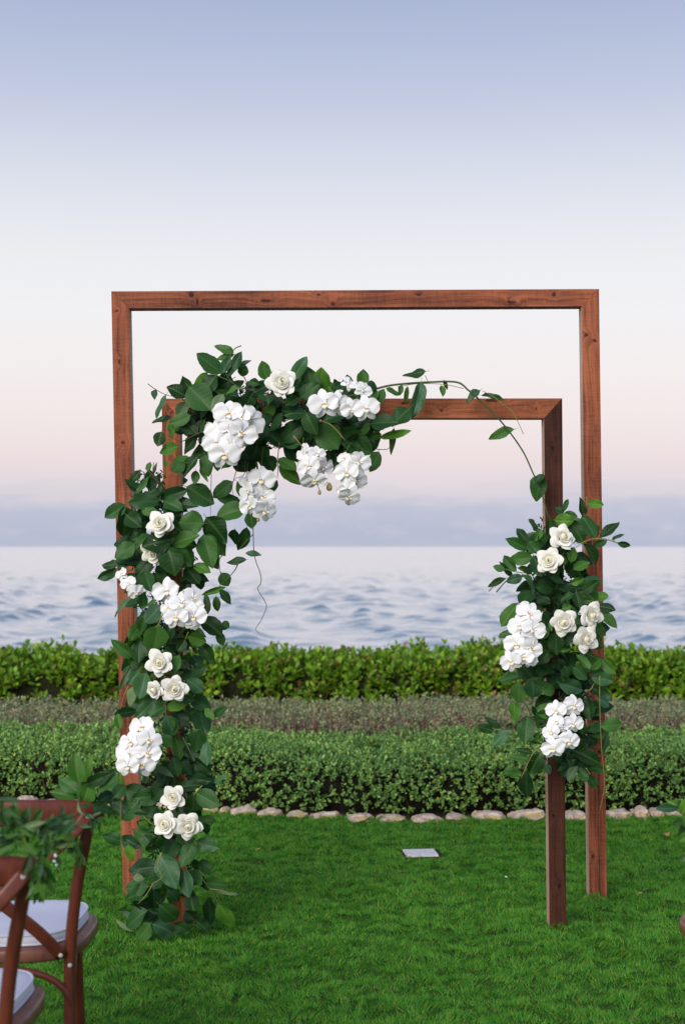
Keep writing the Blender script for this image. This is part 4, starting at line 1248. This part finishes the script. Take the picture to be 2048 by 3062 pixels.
def orchid_spray(label, crop, items, depth, buds=(), hang=False, stem=None):
    """items: centre x, y, diameter (crop pixels) and facing x, z (0 = at the camera)."""
    pts = [(crop[0] + i[0] / crop[2], crop[1] + i[1] / crop[2]) for i in items]
    base = P(*pts[0], depth + 0.06)
    root = empty('orchid_spray', base, label, 'orchid', 'white orchid sprays in the garlands')
    n = len(items)
    poss = []
    for k, it in enumerate(items):
        dpt = depth - 0.012 * (k % 3) - 0.008 * k + random.uniform(-0.008, 0.008)
        p = P(pts[k][0], pts[k][1], dpt)
        fx, fz = (it[3], it[4]) if len(it) > 4 else (random.uniform(-0.45, 0.45), random.uniform(-0.15, 0.35))
        blossom(root, p, it[2] / crop[2] * dpt / F * 1.14, (fx, -1, fz), R(it[5]) if len(it) > 5 else R(random.uniform(-28, 28)))
        poss.append(p + Vector((0, 0.035, 0)))
    mb = MB()
    path = ([P(crop[0] + x / crop[2], crop[1] + y / crop[2], depth + 0.03) for x, y in stem] if stem else []) + poss
    path = [q - base for q in path]
    mb.tube(smooth_path(path, 4), 0.0024, 6)
    link('stem', mb.build('stem', M_stem), root)
    for (x, y, s) in buds:
        p = P(crop[0] + x / crop[2], crop[1] + y / crop[2], depth)
        bm_ = MB()
        r_ = s / crop[2] * depth / F / 2
        bm_.tube([(0, 0, r_ * 1.5), (0, 0, r_ * 1.1), (0, 0, r_ * 0.3), (0, 0, -r_ * 0.6), (0, 0, -r_ * 1.2), (0, 0, -r_ * 1.35)], [r_ * 0.15, r_ * 0.55, r_ * 0.95, r_, r_ * 0.6, r_ * 0.1], 10)
        sub_p = (poss[-1] - p)
        bm_.tube([(0, 0, r_ * 1.3), (sub_p * 0.5) + Vector((0, 0, 0.01)), sub_p], 0.0013, 5)
        link('bud', bm_.build('bud', M_bud), root, Matrix.Translation(p))
    return root
DF = 5.47
orchid_spray('biggest orchid cluster in the left corner of the beam garland, dense white blossoms', C1,
    [(1010, 612, 185, .5, .15, -60), (865, 575, 190, -.1, .2, 5), (945, 600, 120, .1, .5, 10), (785, 690, 165, -.5, .1, 20), (870, 680, 150, .0, .3, -10), (945, 700, 190, .25, .05, -25), (775, 765, 170, -.25, -.1, 10), (885, 770, 150, .15, -.1, -5), (832, 848, 195, -.05, -.15, 5)], DF)
orchid_spray('orchid spray with yellow hearts at the upper right end of the beam garland', C2,
    [(545, 325, 100, .6, .6, -50), (640, 370, 110, .5, .2, -30), (380, 465, 190, -.05, .05, 10), (470, 462, 160, .25, -.05, -5), (565, 500, 140, .2, -.2, 15), (660, 495, 170, .15, .0, 10)], 5.44)
orchid_spray('orchid cluster hanging under the beam with two loose buds below it', C2,
    [(245, 790, 110, -.9, .2, 60), (330, 800, 125, .2, .4, 0), (275, 880, 145, -.3, -.1, 20), (372, 885, 145, .9, -.2, -20), (312, 975, 155, -.1, -.7, 5)], 5.52, [(413, 1022, 40), (348, 1058, 24)], stem=[(240, 690)])
orchid_spray('orchid spray hanging lowest under the right end of the beam garland', C2,
    [(512, 830, 100, -.3, .4, 0), (612, 855, 150, .4, .1, -30), (530, 925, 150, -.2, .0, 10), (598, 968, 150, .4, -.1, -40), (528, 1030, 130, -.4, -.3, 20), (545, 1085, 150, .1, -.5, -35)], 5.52, stem=[(560, 720)])
orchid_spray('slender orchid spray drooping below the corner of the garland before the pink sky', C1,
    [(985, 1020, 110, -.7, .3, 30), (1078, 1015, 170, .05, .1, 0), (985, 1090, 130, -.7, -.1, 40), (1090, 1125, 150, .3, .0, -20), (1000, 1190, 140, -.5, -.3, 20), (1105, 1225, 160, .35, -.2, -25)], 5.52, [(1058, 1285, 22)], stem=[(990, 900)])
orchid_spray('narrow orchid spray in front of the tall left post at the height of the sea', C3,
    [(265, 365, 120, -.5, .4, 35), (325, 450, 135, -.2, .2, 25), (395, 535, 150, .3, -.4, 40)], 5.50, stem=[(350, 330)])
orchid_spray('dense orchid cluster in the middle of the left garland at the height of the sea', C3,
    [(690, 520, 235, -.2, .1, 10), (930, 590, 190, .6, .3, -30), (830, 640, 250, .1, .5, 0), (700, 680, 150, -.7, .0, 30), (930, 660, 180, .5, .1, -20), (775, 770, 225, -.1, -.05, 5), (935, 760, 230, .1, -.05, 0), (925, 860, 120, .2, -.9, -20)], DF)
orchid_spray('large orchid cluster on the left garland level with the front hedge', C4,
    [(455, 235, 240, -.2, .5, 10), (350, 375, 200, -.3, .3, 15), (525, 350, 220, .3, .1, -20), (360, 485, 280, -.1, .4, 0), (510, 475, 240, .2, .1, -10), (320, 595, 215, -.2, -.1, 10), (455, 580, 245, .15, -.05, -10)], DF)
orchid_spray('tall orchid spray on the left side of the right post garland over the sea', C5,
    [(570, 1205, 225, .1, .3, -35), (480, 1320, 210, -.3, .2, 10), (600, 1350, 215, .4, .1, -30), (450, 1500, 235, -.2, .1, 5), (590, 1525, 215, .4, -.1, -35), (520, 1610, 190, -.1, .1, 0), (560, 1640, 170, .3, -.3, -20), (400, 1655, 195, -.3, -.1, 25)], DF)
orchid_spray('lowest orchid spray at the bottom end of the right post garland', C6,
    [(925, 320, 185, .2, .15, -5), (765, 365, 165, -.1, .1, 5), (770, 460, 130, -.2, .3, 10), (915, 480, 175, .15, .0, -5), (815, 510, 110, .2, .2, 0), (720, 550, 140, -.3, .1, 15), (740, 615, 110, .1, .3, 0), (885, 635, 175, .2, -.05, -5), (738, 695, 195, -.1, -.1, 8)], DF)

def rose_petal(layer, k):
    r0, alpha, l, phi, curl, point, h0, mat = layer
    r = random.Random(900 + k)
    wob, tw = r.uniform(-0.05, 0.05), r.uniform(-0.08, 0.08)
    a = R(alpha)
    def fn(s, t):
        w = phi * (0.35 + 0.65 * math.sin(min(1.0, t * 1.25) * math.pi / 2)) * (1 - (0.15 + 0.7 * point) * max(0, t - 0.6))
        th = R(s * w)
        ll = l * (t + point * max(0.0, t - 0.55) * (1 - abs(s)) ** 1.1 * 1.2 - 0.36 * (abs(s) ** 2.6) * t * (1 if point > 0.05 else .35))
        cur = curl * max(0.0, t - 0.6) ** 1.6 * 2.2
        sidec = curl * 0.55 * abs(s) ** 2 * t * t
        rad = r0 + ll * math.sin(a) + cur * 0.35
        hz = h0 + ll * math.cos(a) - cur * math.cos(0.5 * a) - sidec + 0.02 * math.sin(6 * s + k)
        if alpha < 10:
            rad = max(0.008, rad + 0.03 * s * (1 + wob * 4) - 0.03 * t * t)
        return (rad * math.sin(th), rad * math.cos(th), hz + tw * s * t * 0.3)
    return petal_grid(fn, mat, 8, 9)
R_LAY = [((0.035, -3, 0.42, 165, 0.0, 0.0, 0.30, M_rose_heart), 3), ((0.085, -2, 0.45, 140, 0.02, 0.0, 0.25, M_rose_cream), 4), ((0.14, 0, 0.46, 110, 0.05, 0.0, 0.19, M_rose_cream), 4),
         ((0.20, 6, 0.48, 92, 0.10, 0.0, 0.12, M_rose_cream), 4), ((0.24, 15, 0.46, 88, 0.12, 0.0, 0.10, M_rose_cream), 5), ((0.27, 26, 0.46, 84, 0.14, 0.15, 0.06, M_rose), 5), ((0.30, 52, 0.50, 70, 0.20, 0.50, 0.0, M_rose), 5), ((0.28, 78, 0.58, 60, 0.22, 0.85, -0.05, M_rose), 5)]
R_MESH = [[rose_petal(L, 10 * i + k) for k in range(2)] for i, (L, n) in enumerate(R_LAY)]
M_sepal = plain('rose_sepal', (0.06, 0.14, 0.04), 0.6)
R_CORE = MB().tube([(0, 0, 0.0), (0, 0, 0.20), (0, 0, 0.34), (0, 0, 0.42), (0, 0, 0.48), (0, 0, 0.53), (0, 0, 0.56), (0, 0, 0.57)], [0.28, 0.36, 0.33, 0.26, 0.20, 0.14, 0.08, 0.01], 16).build('bud_core', M_rose_heart)
def rose(label, crop, x, y, dia, depth, face=(0, 0.1), open_=1.0):
    p = P(crop[0] + x / crop[2], crop[1] + y / crop[2], depth)
    root = empty('white_rose', p, label, 'rose', 'white roses in the garlands')
    s = dia / crop[2] * depth / F / 2 * 1.12
    M0 = Matrix.Translation(p) @ frame_to((face[0], -1, face[1]), random.uniform(0, 6)) @ Matrix.Scale(s, 4)
    for i, (L, n) in enumerate(R_LAY):
        a0 = random.uniform(0, 360)
        for k in range(n):
            tilt = random.uniform(-8, 8) * (i > 1)
            o = bpy.data.objects.new('petal', R_MESH[i][k % 2])
            COL.objects.link(o)
            o.parent = root
            sc = 1 + random.uniform(-0.08, 0.12) * (i > 2)
            o.matrix_basis = Matrix.Translation(-p) @ M0 @ Matrix.Rotation(R(a0 + 360 * k / n + random.uniform(-9, 9)), 4, 'Z') @ Matrix.Rotation(R(tilt), 4, 'X') @ Matrix.Diagonal((sc, sc * open_, 1, 1))
    mb = MB()
    mb.tube([(0, 0, 0.0), (0, 0, -0.15), (0, 0, -0.3), (0, 0.0, -1.6)], [0.26, 0.22, 0.10, 0.06], 8)
    link('stalk', mb.build('stalk', M_sepal), root, M0)
    link('bud_core', R_CORE, root, M0)
    return root
DR = 5.49
rose('white rose on top of the beam garland, highest of all the flowers', C1, 1215, 372, 165, DR, (.05, .15))
rose('cream white rose in front of the short left post, above a half hidden one', C1, 405, 1315, 160, DR, (-.15, .25))
rose('white rose half covered by a broad green leaf above the narrow orchid spray', C3, 555, 165, 200, 5.53, (-.1, -.25))
rose('pointed white rose on the left garland, just above a close pair of roses', C3, 622, 1200, 220, DR, (-.05, .1))
rose('narrow white rose seen from its side, left one of a close pair', C3, 575, 1452, 165, DR, (-.55, -.2), 0.9)
rose('full white rose, right one of the close pair on the left garland', C3, 758, 1440, 225, DR, (.1, -.05))
rose('single white rose topping the lowest three on the left garland', C4, 748, 892, 200, DR, (-.05, .2))
rose('white rose low on the left garland, left one of the bottom two', C4, 675, 1145, 225, DR, (-.2, .2))
rose('white rose with tan heart low on the left garland, right one of the bottom two', C4, 885, 1155, 225, DR, (.1, -.1))
rose('crumpled white rose at the top of the right post garland', C5, 880, 490, 205, DR, (.3, .3))
rose('white rose with many pointed petals under the topmost rose of the right garland', C5, 755, 712, 215, DR, (-.25, .1))
rose('square looking white rose mid right garland, left of two others', C5, 888, 1285, 215, DR, (-.05, -.15))
rose('white rose in front of the tall right post, turned away to the right', C5, 1145, 1220, 205, DR, (.45, -.05))
rose('lowest white rose of the right garland, below the one turned rightward', C5, 1095, 1440, 205, DR, (.3, -.1))

# ================================================================== chairs along the aisle
def chair_wood(name, light, dark):
    m, t, b, o = new_mat(name)
    obj = N(t, 'ShaderNodeTexCoord').outputs['Object']
    n1 = noise_tex(t, mapping(t, obj, (22, 22, 5)), 1.0, 5, 0.65, 0.3)
    n2 = noise_tex(t, mapping(t, obj, (120, 120, 22)), 1.0, 3, 0.6)
    f = mathn(t, 'ADD', mathn(t, 'MULTIPLY', n1.outputs['Fac'], 0.7), mathn(t, 'MULTIPLY', n2.outputs['Fac'], 0.3))
    t.links.new(ramp(t, f, [(0.32, dark), (0.7, light)]), b.inputs['Base Color'])
    b.inputs['Roughness'].default_value = 0.33
    b.inputs['Specular IOR Level'].default_value = 0.45
    bump(t, b, n2.outputs['Fac'], 0.12, 0.003)
    return m
M_chair = chair_wood('chair_wood', (0.17, 0.040, 0.020), (0.060, 0.014, 0.009))
M_seatw = chair_wood('chair_seat_wood', (0.24, 0.105, 0.075), (0.11, 0.038, 0.026))
M_cush, t, b, o = new_mat('cushion_cloth')
obj = N(t, 'ShaderNodeTexCoord').outputs['Object']
n1 = noise_tex(t, obj, 420, 2, 0.5)
n2 = noise_tex(t, obj, 9, 3, 0.5)
b.inputs['Base Color'].default_value = (0.66, 0.67, 0.74, 1)
b.inputs['Roughness'].default_value = 0.85
bump(t, b, mathn(t, 'ADD', mathn(t, 'MULTIPLY', n1.outputs['Fac'], 0.15), n2.outputs['Fac']), 0.5, 0.006)
M_screw = plain('screw_metal', (0.45, 0.42, 0.40), 0.35, 0.6)
def seat_outline(wf, wb, dep, n=44, sq=0.62):
    """Rounded seat: wider at the front (+y)."""
    pts = []
    for k in range(n):
        a = 2 * math.pi * k / n
        c, s = math.cos(a), math.sin(a)
        x, y = math.copysign(abs(c) ** sq, c), math.copysign(abs(s) ** sq, s)
        w = wb + (wf - wb) * (y + 1) / 2
        pts.append((x * w, y * dep))
    return pts
def slab(outline, profile):
    """profile: list of (inset, z) from the underside outwards and over the top."""
    V, Fc = [], []
    n = len(outline)
    for ins, z in profile:
        for x, y in outline:
            r = math.hypot(x, y)
            k = (r - ins) / r
            V.append((x * k, y * k, z))
    for i in range(len(profile) - 1):
        for k in range(n):
            k2 = (k + 1) % n
            Fc.append((i * n + k, i * n + k2, (i + 1) * n + k2, (i + 1) * n + k))
    Fc.append(tuple(reversed(range(n))))
    Fc.append(tuple((len(profile) - 1) * n + k for k in range(n)))
    return V, Fc
so = seat_outline(0.252, 0.208, 0.215)
ME = {}
V, Fc = slab(so, [(0.03, 0.428), (0.006, 0.430), (0.0, 0.436), (0.0, 0.462), (0.005, 0.468), (0.04, 0.470), (0.06, 0.466)])
ME['seat'] = mesh('seat', V, Fc, M_seatw)
V, Fc = slab(seat_outline(0.222, 0.172, 0.190, sq=0.52), [(0.02, 0.469), (0.004, 0.474), (0.0, 0.482), (0.002, 0.496), (0.010, 0.503), (0.05, 0.508), (0.11, 0.511)])
ME['cushion'] = mesh('cushion', V, Fc, M_cush)
pip = MB()
for z, ins in ((0.499, 0.004), (0.474, 0.003)):
    ol = seat_outline(0.222 - ins + 0.002, 0.172 - ins + 0.002, 0.190 - ins + 0.002, sq=0.52)
    ring = [(x, y, z) for x, y in ol]
    pip.tube(ring + ring[:1], 0.0035, 6, cap=False)
ME['piping'] = pip.build('piping', M_cush)
def post(sg):
    p = smooth_path([(sg * 0.195, -0.245, 0.0), (sg * 0.186, -0.215, 0.25), (sg * 0.185, -0.200, 0.45), (sg * 0.202, -0.215, 0.62), (sg * 0.236, -0.245, 0.80), (sg * 0.244, -0.252, 0.845)], 6)
    return MB().tube(p, 0.0165, 12).build('back_post', M_chair)
def fleg(sg):
    p = smooth_path([(sg * 0.165, 0.155, 0.44), (sg * 0.168, 0.162, 0.3), (sg * 0.178, 0.185, 0.0)], 5)
    return MB().tube(p, 0.0175, 12).build('leg', M_chair)
rail_pts = []
V, Fc = [], []
nr_, ns_ = 29, 12
for i in range(nr_):
    u = -1 + 2 * i / (nr_ - 1)
    x = 0.280 * u
    y = -0.305 + 0.062 * u * u
    e = math.sqrt(max(0.0, 1 - max(0, (abs(u) - 0.86) / 0.14) ** 2.2))
    hh, tt_ = 0.032 * (0.35 + 0.65 * e) + 0.004 * (1 - u * u), 0.014 * (0.35 + 0.65 * e)
    zc = 0.846 + 0.006 * (1 - u * u) - 0.006 * u * u
    for k in range(ns_):
        a = 2 * math.pi * k / ns_
        c, s = math.cos(a), math.sin(a)
        V.append((x, y + math.copysign(abs(c) ** 0.6, c) * tt_, zc + math.copysign(abs(s) ** 0.55, s) * hh))
for i in range(nr_ - 1):
    for k in range(ns_):
        k2 = (k + 1) % ns_
        Fc.append((i * ns_ + k, (i + 1) * ns_ + k, (i + 1) * ns_ + k2, i * ns_ + k2))
Fc += [tuple(range(ns_)), tuple(reversed([(nr_ - 1) * ns_ + k for k in range(ns_)]))]
ME['top_rail'] = mesh('top_rail', V, Fc, M_chair)
def brace(sg):
    off = -0.012 if sg > 0 else 0.0
    p = smooth_path([(sg * 0.243, -0.274, 0.842), (sg * 0.18, -0.302, 0.775), (sg * 0.03, -0.305 + off, 0.655), (-sg * 0.10, -0.262, 0.535), (-sg * 0.165, -0.222, 0.452)], 7)
    return MB().tube(p, 1.0, 10, flat=(0.017, 0.0055), up=Vector((0, 1, 0))).build('cross_brace', M_chair)
def bracket(p0, p1, h0, h1):
    pts = []
    for k in range(15):
        a = math.pi * k / 14
        q = Vector(p0).lerp(Vector(p1), 0.5 - 0.5 * math.cos(a))
        pts.append((q.x, q.y, h0 + (h1 - h0) * math.sin(a) ** 0.6))
    return MB().tube(pts, 0.0095, 10).build('arch_bracket', M_chair)
ME['braces'] = [brace(1), brace(-1)]
ME['posts'] = [post(1), post(-1)]
ME['legs'] = [fleg(1), fleg(-1)]
ME['brackets'] = [bracket((0.19, -0.215, 0), (-0.19, -0.215, 0), 0.27, 0.418), bracket((0.19, -0.21, 0), (0.17, 0.16, 0), 0.25, 0.418), bracket((-0.19, -0.21, 0), (-0.17, 0.16, 0), 0.25, 0.418), bracket((0.168, 0.16, 0), (-0.168, 0.16, 0), 0.27, 0.418)]
sc_ = MB().tube([(0, 0.002, 0), (0, -0.002, 0), (0, -0.0035, 0)], [0.006, 0.006, 0.003], 10)
ME['screw'] = sc_.build('screw', M_screw)
tie = MB()
pts = [(0.150, -0.165, 0.478), (0.172, -0.185, 0.482), (0.185, -0.218, 0.478), (0.205, -0.222, 0.472), (0.212, -0.200, 0.470), (0.200, -0.182, 0.468), (0.178, -0.200, 0.462), (0.165, -0.225, 0.450), (0.150, -0.228, 0.425)]
tie.tube(smooth_path(pts, 5), 1.0, 8, flat=(0.012, 0.003))
ME['tie'] = tie.build('tie', plain('tie_cloth', (0.78, 0.78, 0.80), 0.8))
def make_chair(label, loc, rz):
    root = empty('crossback_chair', (loc[0], loc[1], 0), label, 'chair', 'crossback chairs beside the aisle', rz=rz)
    for nm, mes in (('seat', [ME['seat']]), ('back_post', ME['posts']), ('leg', ME['legs']), ('top_rail', [ME['top_rail']]), ('cross_brace', ME['braces']), ('arch_bracket', ME['brackets'])):
        for me in mes:
            o = bpy.data.objects.new(nm, me)
            COL.objects.link(o)
            o.parent = root
    for x, y, z in ((0.240, -0.283, 0.836), (-0.240, -0.283, 0.836), (0.163, -0.231, 0.456), (-0.163, -0.231, 0.456), (0.186, -0.2185, 0.425), (-0.186, -0.2185, 0.425)):
        o = bpy.data.objects.new('screw', ME['screw'])
        COL.objects.link(o)
        o.parent = root
        o.location = (x, y, z)
    return root
def make_cushion(label, loc, rz):
    root = empty('seat_cushion', (loc[0], loc[1], 0.0), label, 'cushion', 'pale cushions on the chairs', rz=rz)
    for nm in ('cushion', 'piping') + (('tie',) if loc[1] < 3.6 else ()):
        o = bpy.data.objects.new(nm, ME[nm])
        COL.objects.link(o)
        o.parent = root
    return root
CHAIRS = [((-0.935, 4.02), R(5), 'red brown crossback chair on the left, farther from the camera, right post in full view', 'pale grey blue cushion on the farther left chair, its rounded front corner in view'),
          ((-0.948, 3.34), R(4), 'red brown crossback chair nearest to the camera in the lower left corner', 'pale grey blue cushion on the nearest chair in the lower left corner'),
          ((1.215, 4.03), R(4), 'crossback chair at the right edge, only the rounded corner of its seat in view', 'pale cushion on the chair that stands at the right edge')]
for loc, rz, la, lb in CHAIRS:
    make_chair(la, loc, rz)
    make_cushion(lb, loc, rz)

# greenery tied to the chair backs
C7 = (0, 2150, 2.571)
C8 = (1800, 2300, 3.907)
def bunch(label, base, leaves, depth, slim_nodes, stems=()):
    root = empty('greenery_bunch', base, label, 'greenery', 'bunches of greenery tied to the aisle chairs')
    for (bx, by, tx, ty, w, sh) in leaves:
        px_leaf(root, bx, by, tx, ty, w, depth, sh, slim=(w < 0.42 * math.hypot(tx - bx, ty - by)))
    for (x, y, sx, sy, n, ang, spread, Lpx, dp) in slim_nodes:
        for _ in range(n):
            a = R(random.gauss(ang, spread))
            px, py = x + random.gauss(0, sx), y + random.gauss(0, sy)
            L = Lpx * random.uniform(0.6, 1.2)
            d0 = dp + random.uniform(-0.07, 0.07)
            p0 = P(px, py, d0)
            p1 = P(px + L * math.cos(a), py - L * math.sin(a), d0)
            p1.y += random.uniform(-0.5, 0.5) * (p1 - p0).length
            add_leaf(root, p0, p1, (p1 - p0).length * random.uniform(0.22, 0.34), random.choice('mmbbgbmp'), True, roll=0.7)
    for pts, rad, mt in stems:
        mb_ = MB()
        mb_.tube(smooth_path([P(x, y, depth) - Vector(base) for x, y in pts], 5), rad, 6)
        link('stem', mb_.build('stem', mt), root)
    return root
LF = """610 485 580 278 105 b;650 475 692 303 74 b;600 565 448 458 94 m;595 600 398 548 90 b;640 640 712 488 116 b;660 510 852 413 84 m;770 560 904 450 92 m;760 640 882 568 112 d;560 690 358 748 46 g
640 600 560 520 80 m;700 700 820 640 80 d;720 660 860 720 60 d;640 820 560 760 50 m;560 560 620 470 60 p;880 600 960 520 90 m;880 640 990 720 100 d;590 940 520 850 60 d;800 480 890 400 70 d;690 760 740 830 40 g"""
LN = """205 1030 48 768 74 b;215 990 168 778 66 m;0 612 150 630 34 g;60 820 20 700 70 m;250 960 340 800 50 b;300 900 380 760 46 g;380 900 480 800 50 m;120 930 60 900 80 d;130 1000 190 900 60 d
240 830 330 700 44 m;150 800 250 690 46 d;330 830 540 850 40 g;300 870 560 690 40 g;420 1000 460 900 40 m;330 1040 400 920 40 b;60 960 0 880 90 d;40 760 110 680 60 d;370 960 300 1100 60 d"""
LR = """870 460 638 448 84 g;920 520 1010 325 110 b;990 600 812 630 84 m;1000 680 868 772 94 m;1010 760 900 850 94 b;960 500 860 470 50 p;1040 560 980 420 90 d;1060 650 960 560 90 d;870 400 940 480 40 d;1080 480 1150 330 90 m;1100 600 1240 560 90 m"""
bunch('broad green leaves tied to the farther left chair, between its back and the garland', tuple(P(265, 2400, 3.75)), parse(LF, C7), 3.76,
      [(215, 2495, 22, 18, 22, 200, 55, 42, 3.74), (250, 2440, 25, 25, 16, -30, 60, 46, 3.78), (232, 2540, 8, 20, 12, 265, 25, 44, 3.74), (330, 2420, 40, 25, 12, 40, 70, 50, 3.85)],
      [([(245, 2340), (238, 2390), (235, 2450)], 0.0022, M_stem), ([(361, 2310), (362, 2400), (363, 2500), (367, 2570)], 0.0011, M_stem_yellow)])
nb = bunch('soft narrow leaves and sprigs tied to the nearest chair at the left edge', tuple(P(110, 2520, 3.1)), parse(LN, C7), 3.07,
      [(60, 2470, 50, 30, 26, 80, 60, 60, 3.08), (110, 2520, 25, 30, 26, 60, 70, 58, 3.06), (125, 2590, 16, 36, 40, 265, 32, 60, 3.07), (20, 2510, 30, 30, 26, 120, 60, 64, 3.1), (150, 2490, 22, 20, 20, 20, 50, 56, 3.07)],
      [([(75, 2555), (80, 2530), (70, 2490)], 0.0030, M_stem_yellow)])
for q, (x, y, s, r_) in enumerate(((430, 1062, 26, 10), (427, 1098, 20, 60), (432, 1128, 18, -30))):
    p = P(x / 2.571, 2150 + y / 2.571, 3.0)
    link('petal', O_SEP[q % 3], nb, Matrix.Translation(p) @ frame_to((0.2, -1, 0.2), R(r_)) @ Matrix.Scale(s / 2.571 * 3.0 / F * 2.0, 4))
bunch('green leaves tied to the chair at the right edge of the picture', tuple(P(2060, 2440, 3.85)), parse(LR, C8), 3.85, [(2085, 2470, 30, 40, 24, 90, 90, 60, 3.86)])

# ------------------------------------------------------------------ fallen leaves and petals on the lawn
M_dry = plain('dry_leaf', (0.36, 0.22, 0.07), 0.7, 0.2, 40, 0.4)
for x, y, s, mt, lab in ((764, 2561, 0.022, M_dry, 'small ochre leaf fallen on the grass just right of the left garland'), (1992, 2518, 0.026, M_dry, 'curled tan leaf fallen on the grass between the tall arch and the right edge'),
                         (1515, 2645, 0.009, M_petal, 'tiny white petal on the grass left of the dark right post'), (1909, 2695, 0.016, M_dry, 'small brown leaf on the grass right of the foot of the tall arch')):
    d = ground_depth(y)
    p = P(x, y, d) + Vector((0, 0, 0.032))
    o = link('fallen_leaf' if mt is M_dry else 'fallen_petal', LEAVES[2], M=Matrix.Translation(p) @ Matrix.Rotation(random.uniform(0, 6), 4, 'Z') @ Matrix.Rotation(0.35, 4, 'X') @ Matrix.Diagonal((s * 1.1, s * 1.7, s * 2.5, 1)), mat=mt)
    tag(o, lab, 'leaf' if mt is M_dry else 'petal', 'bits fallen on the lawn')
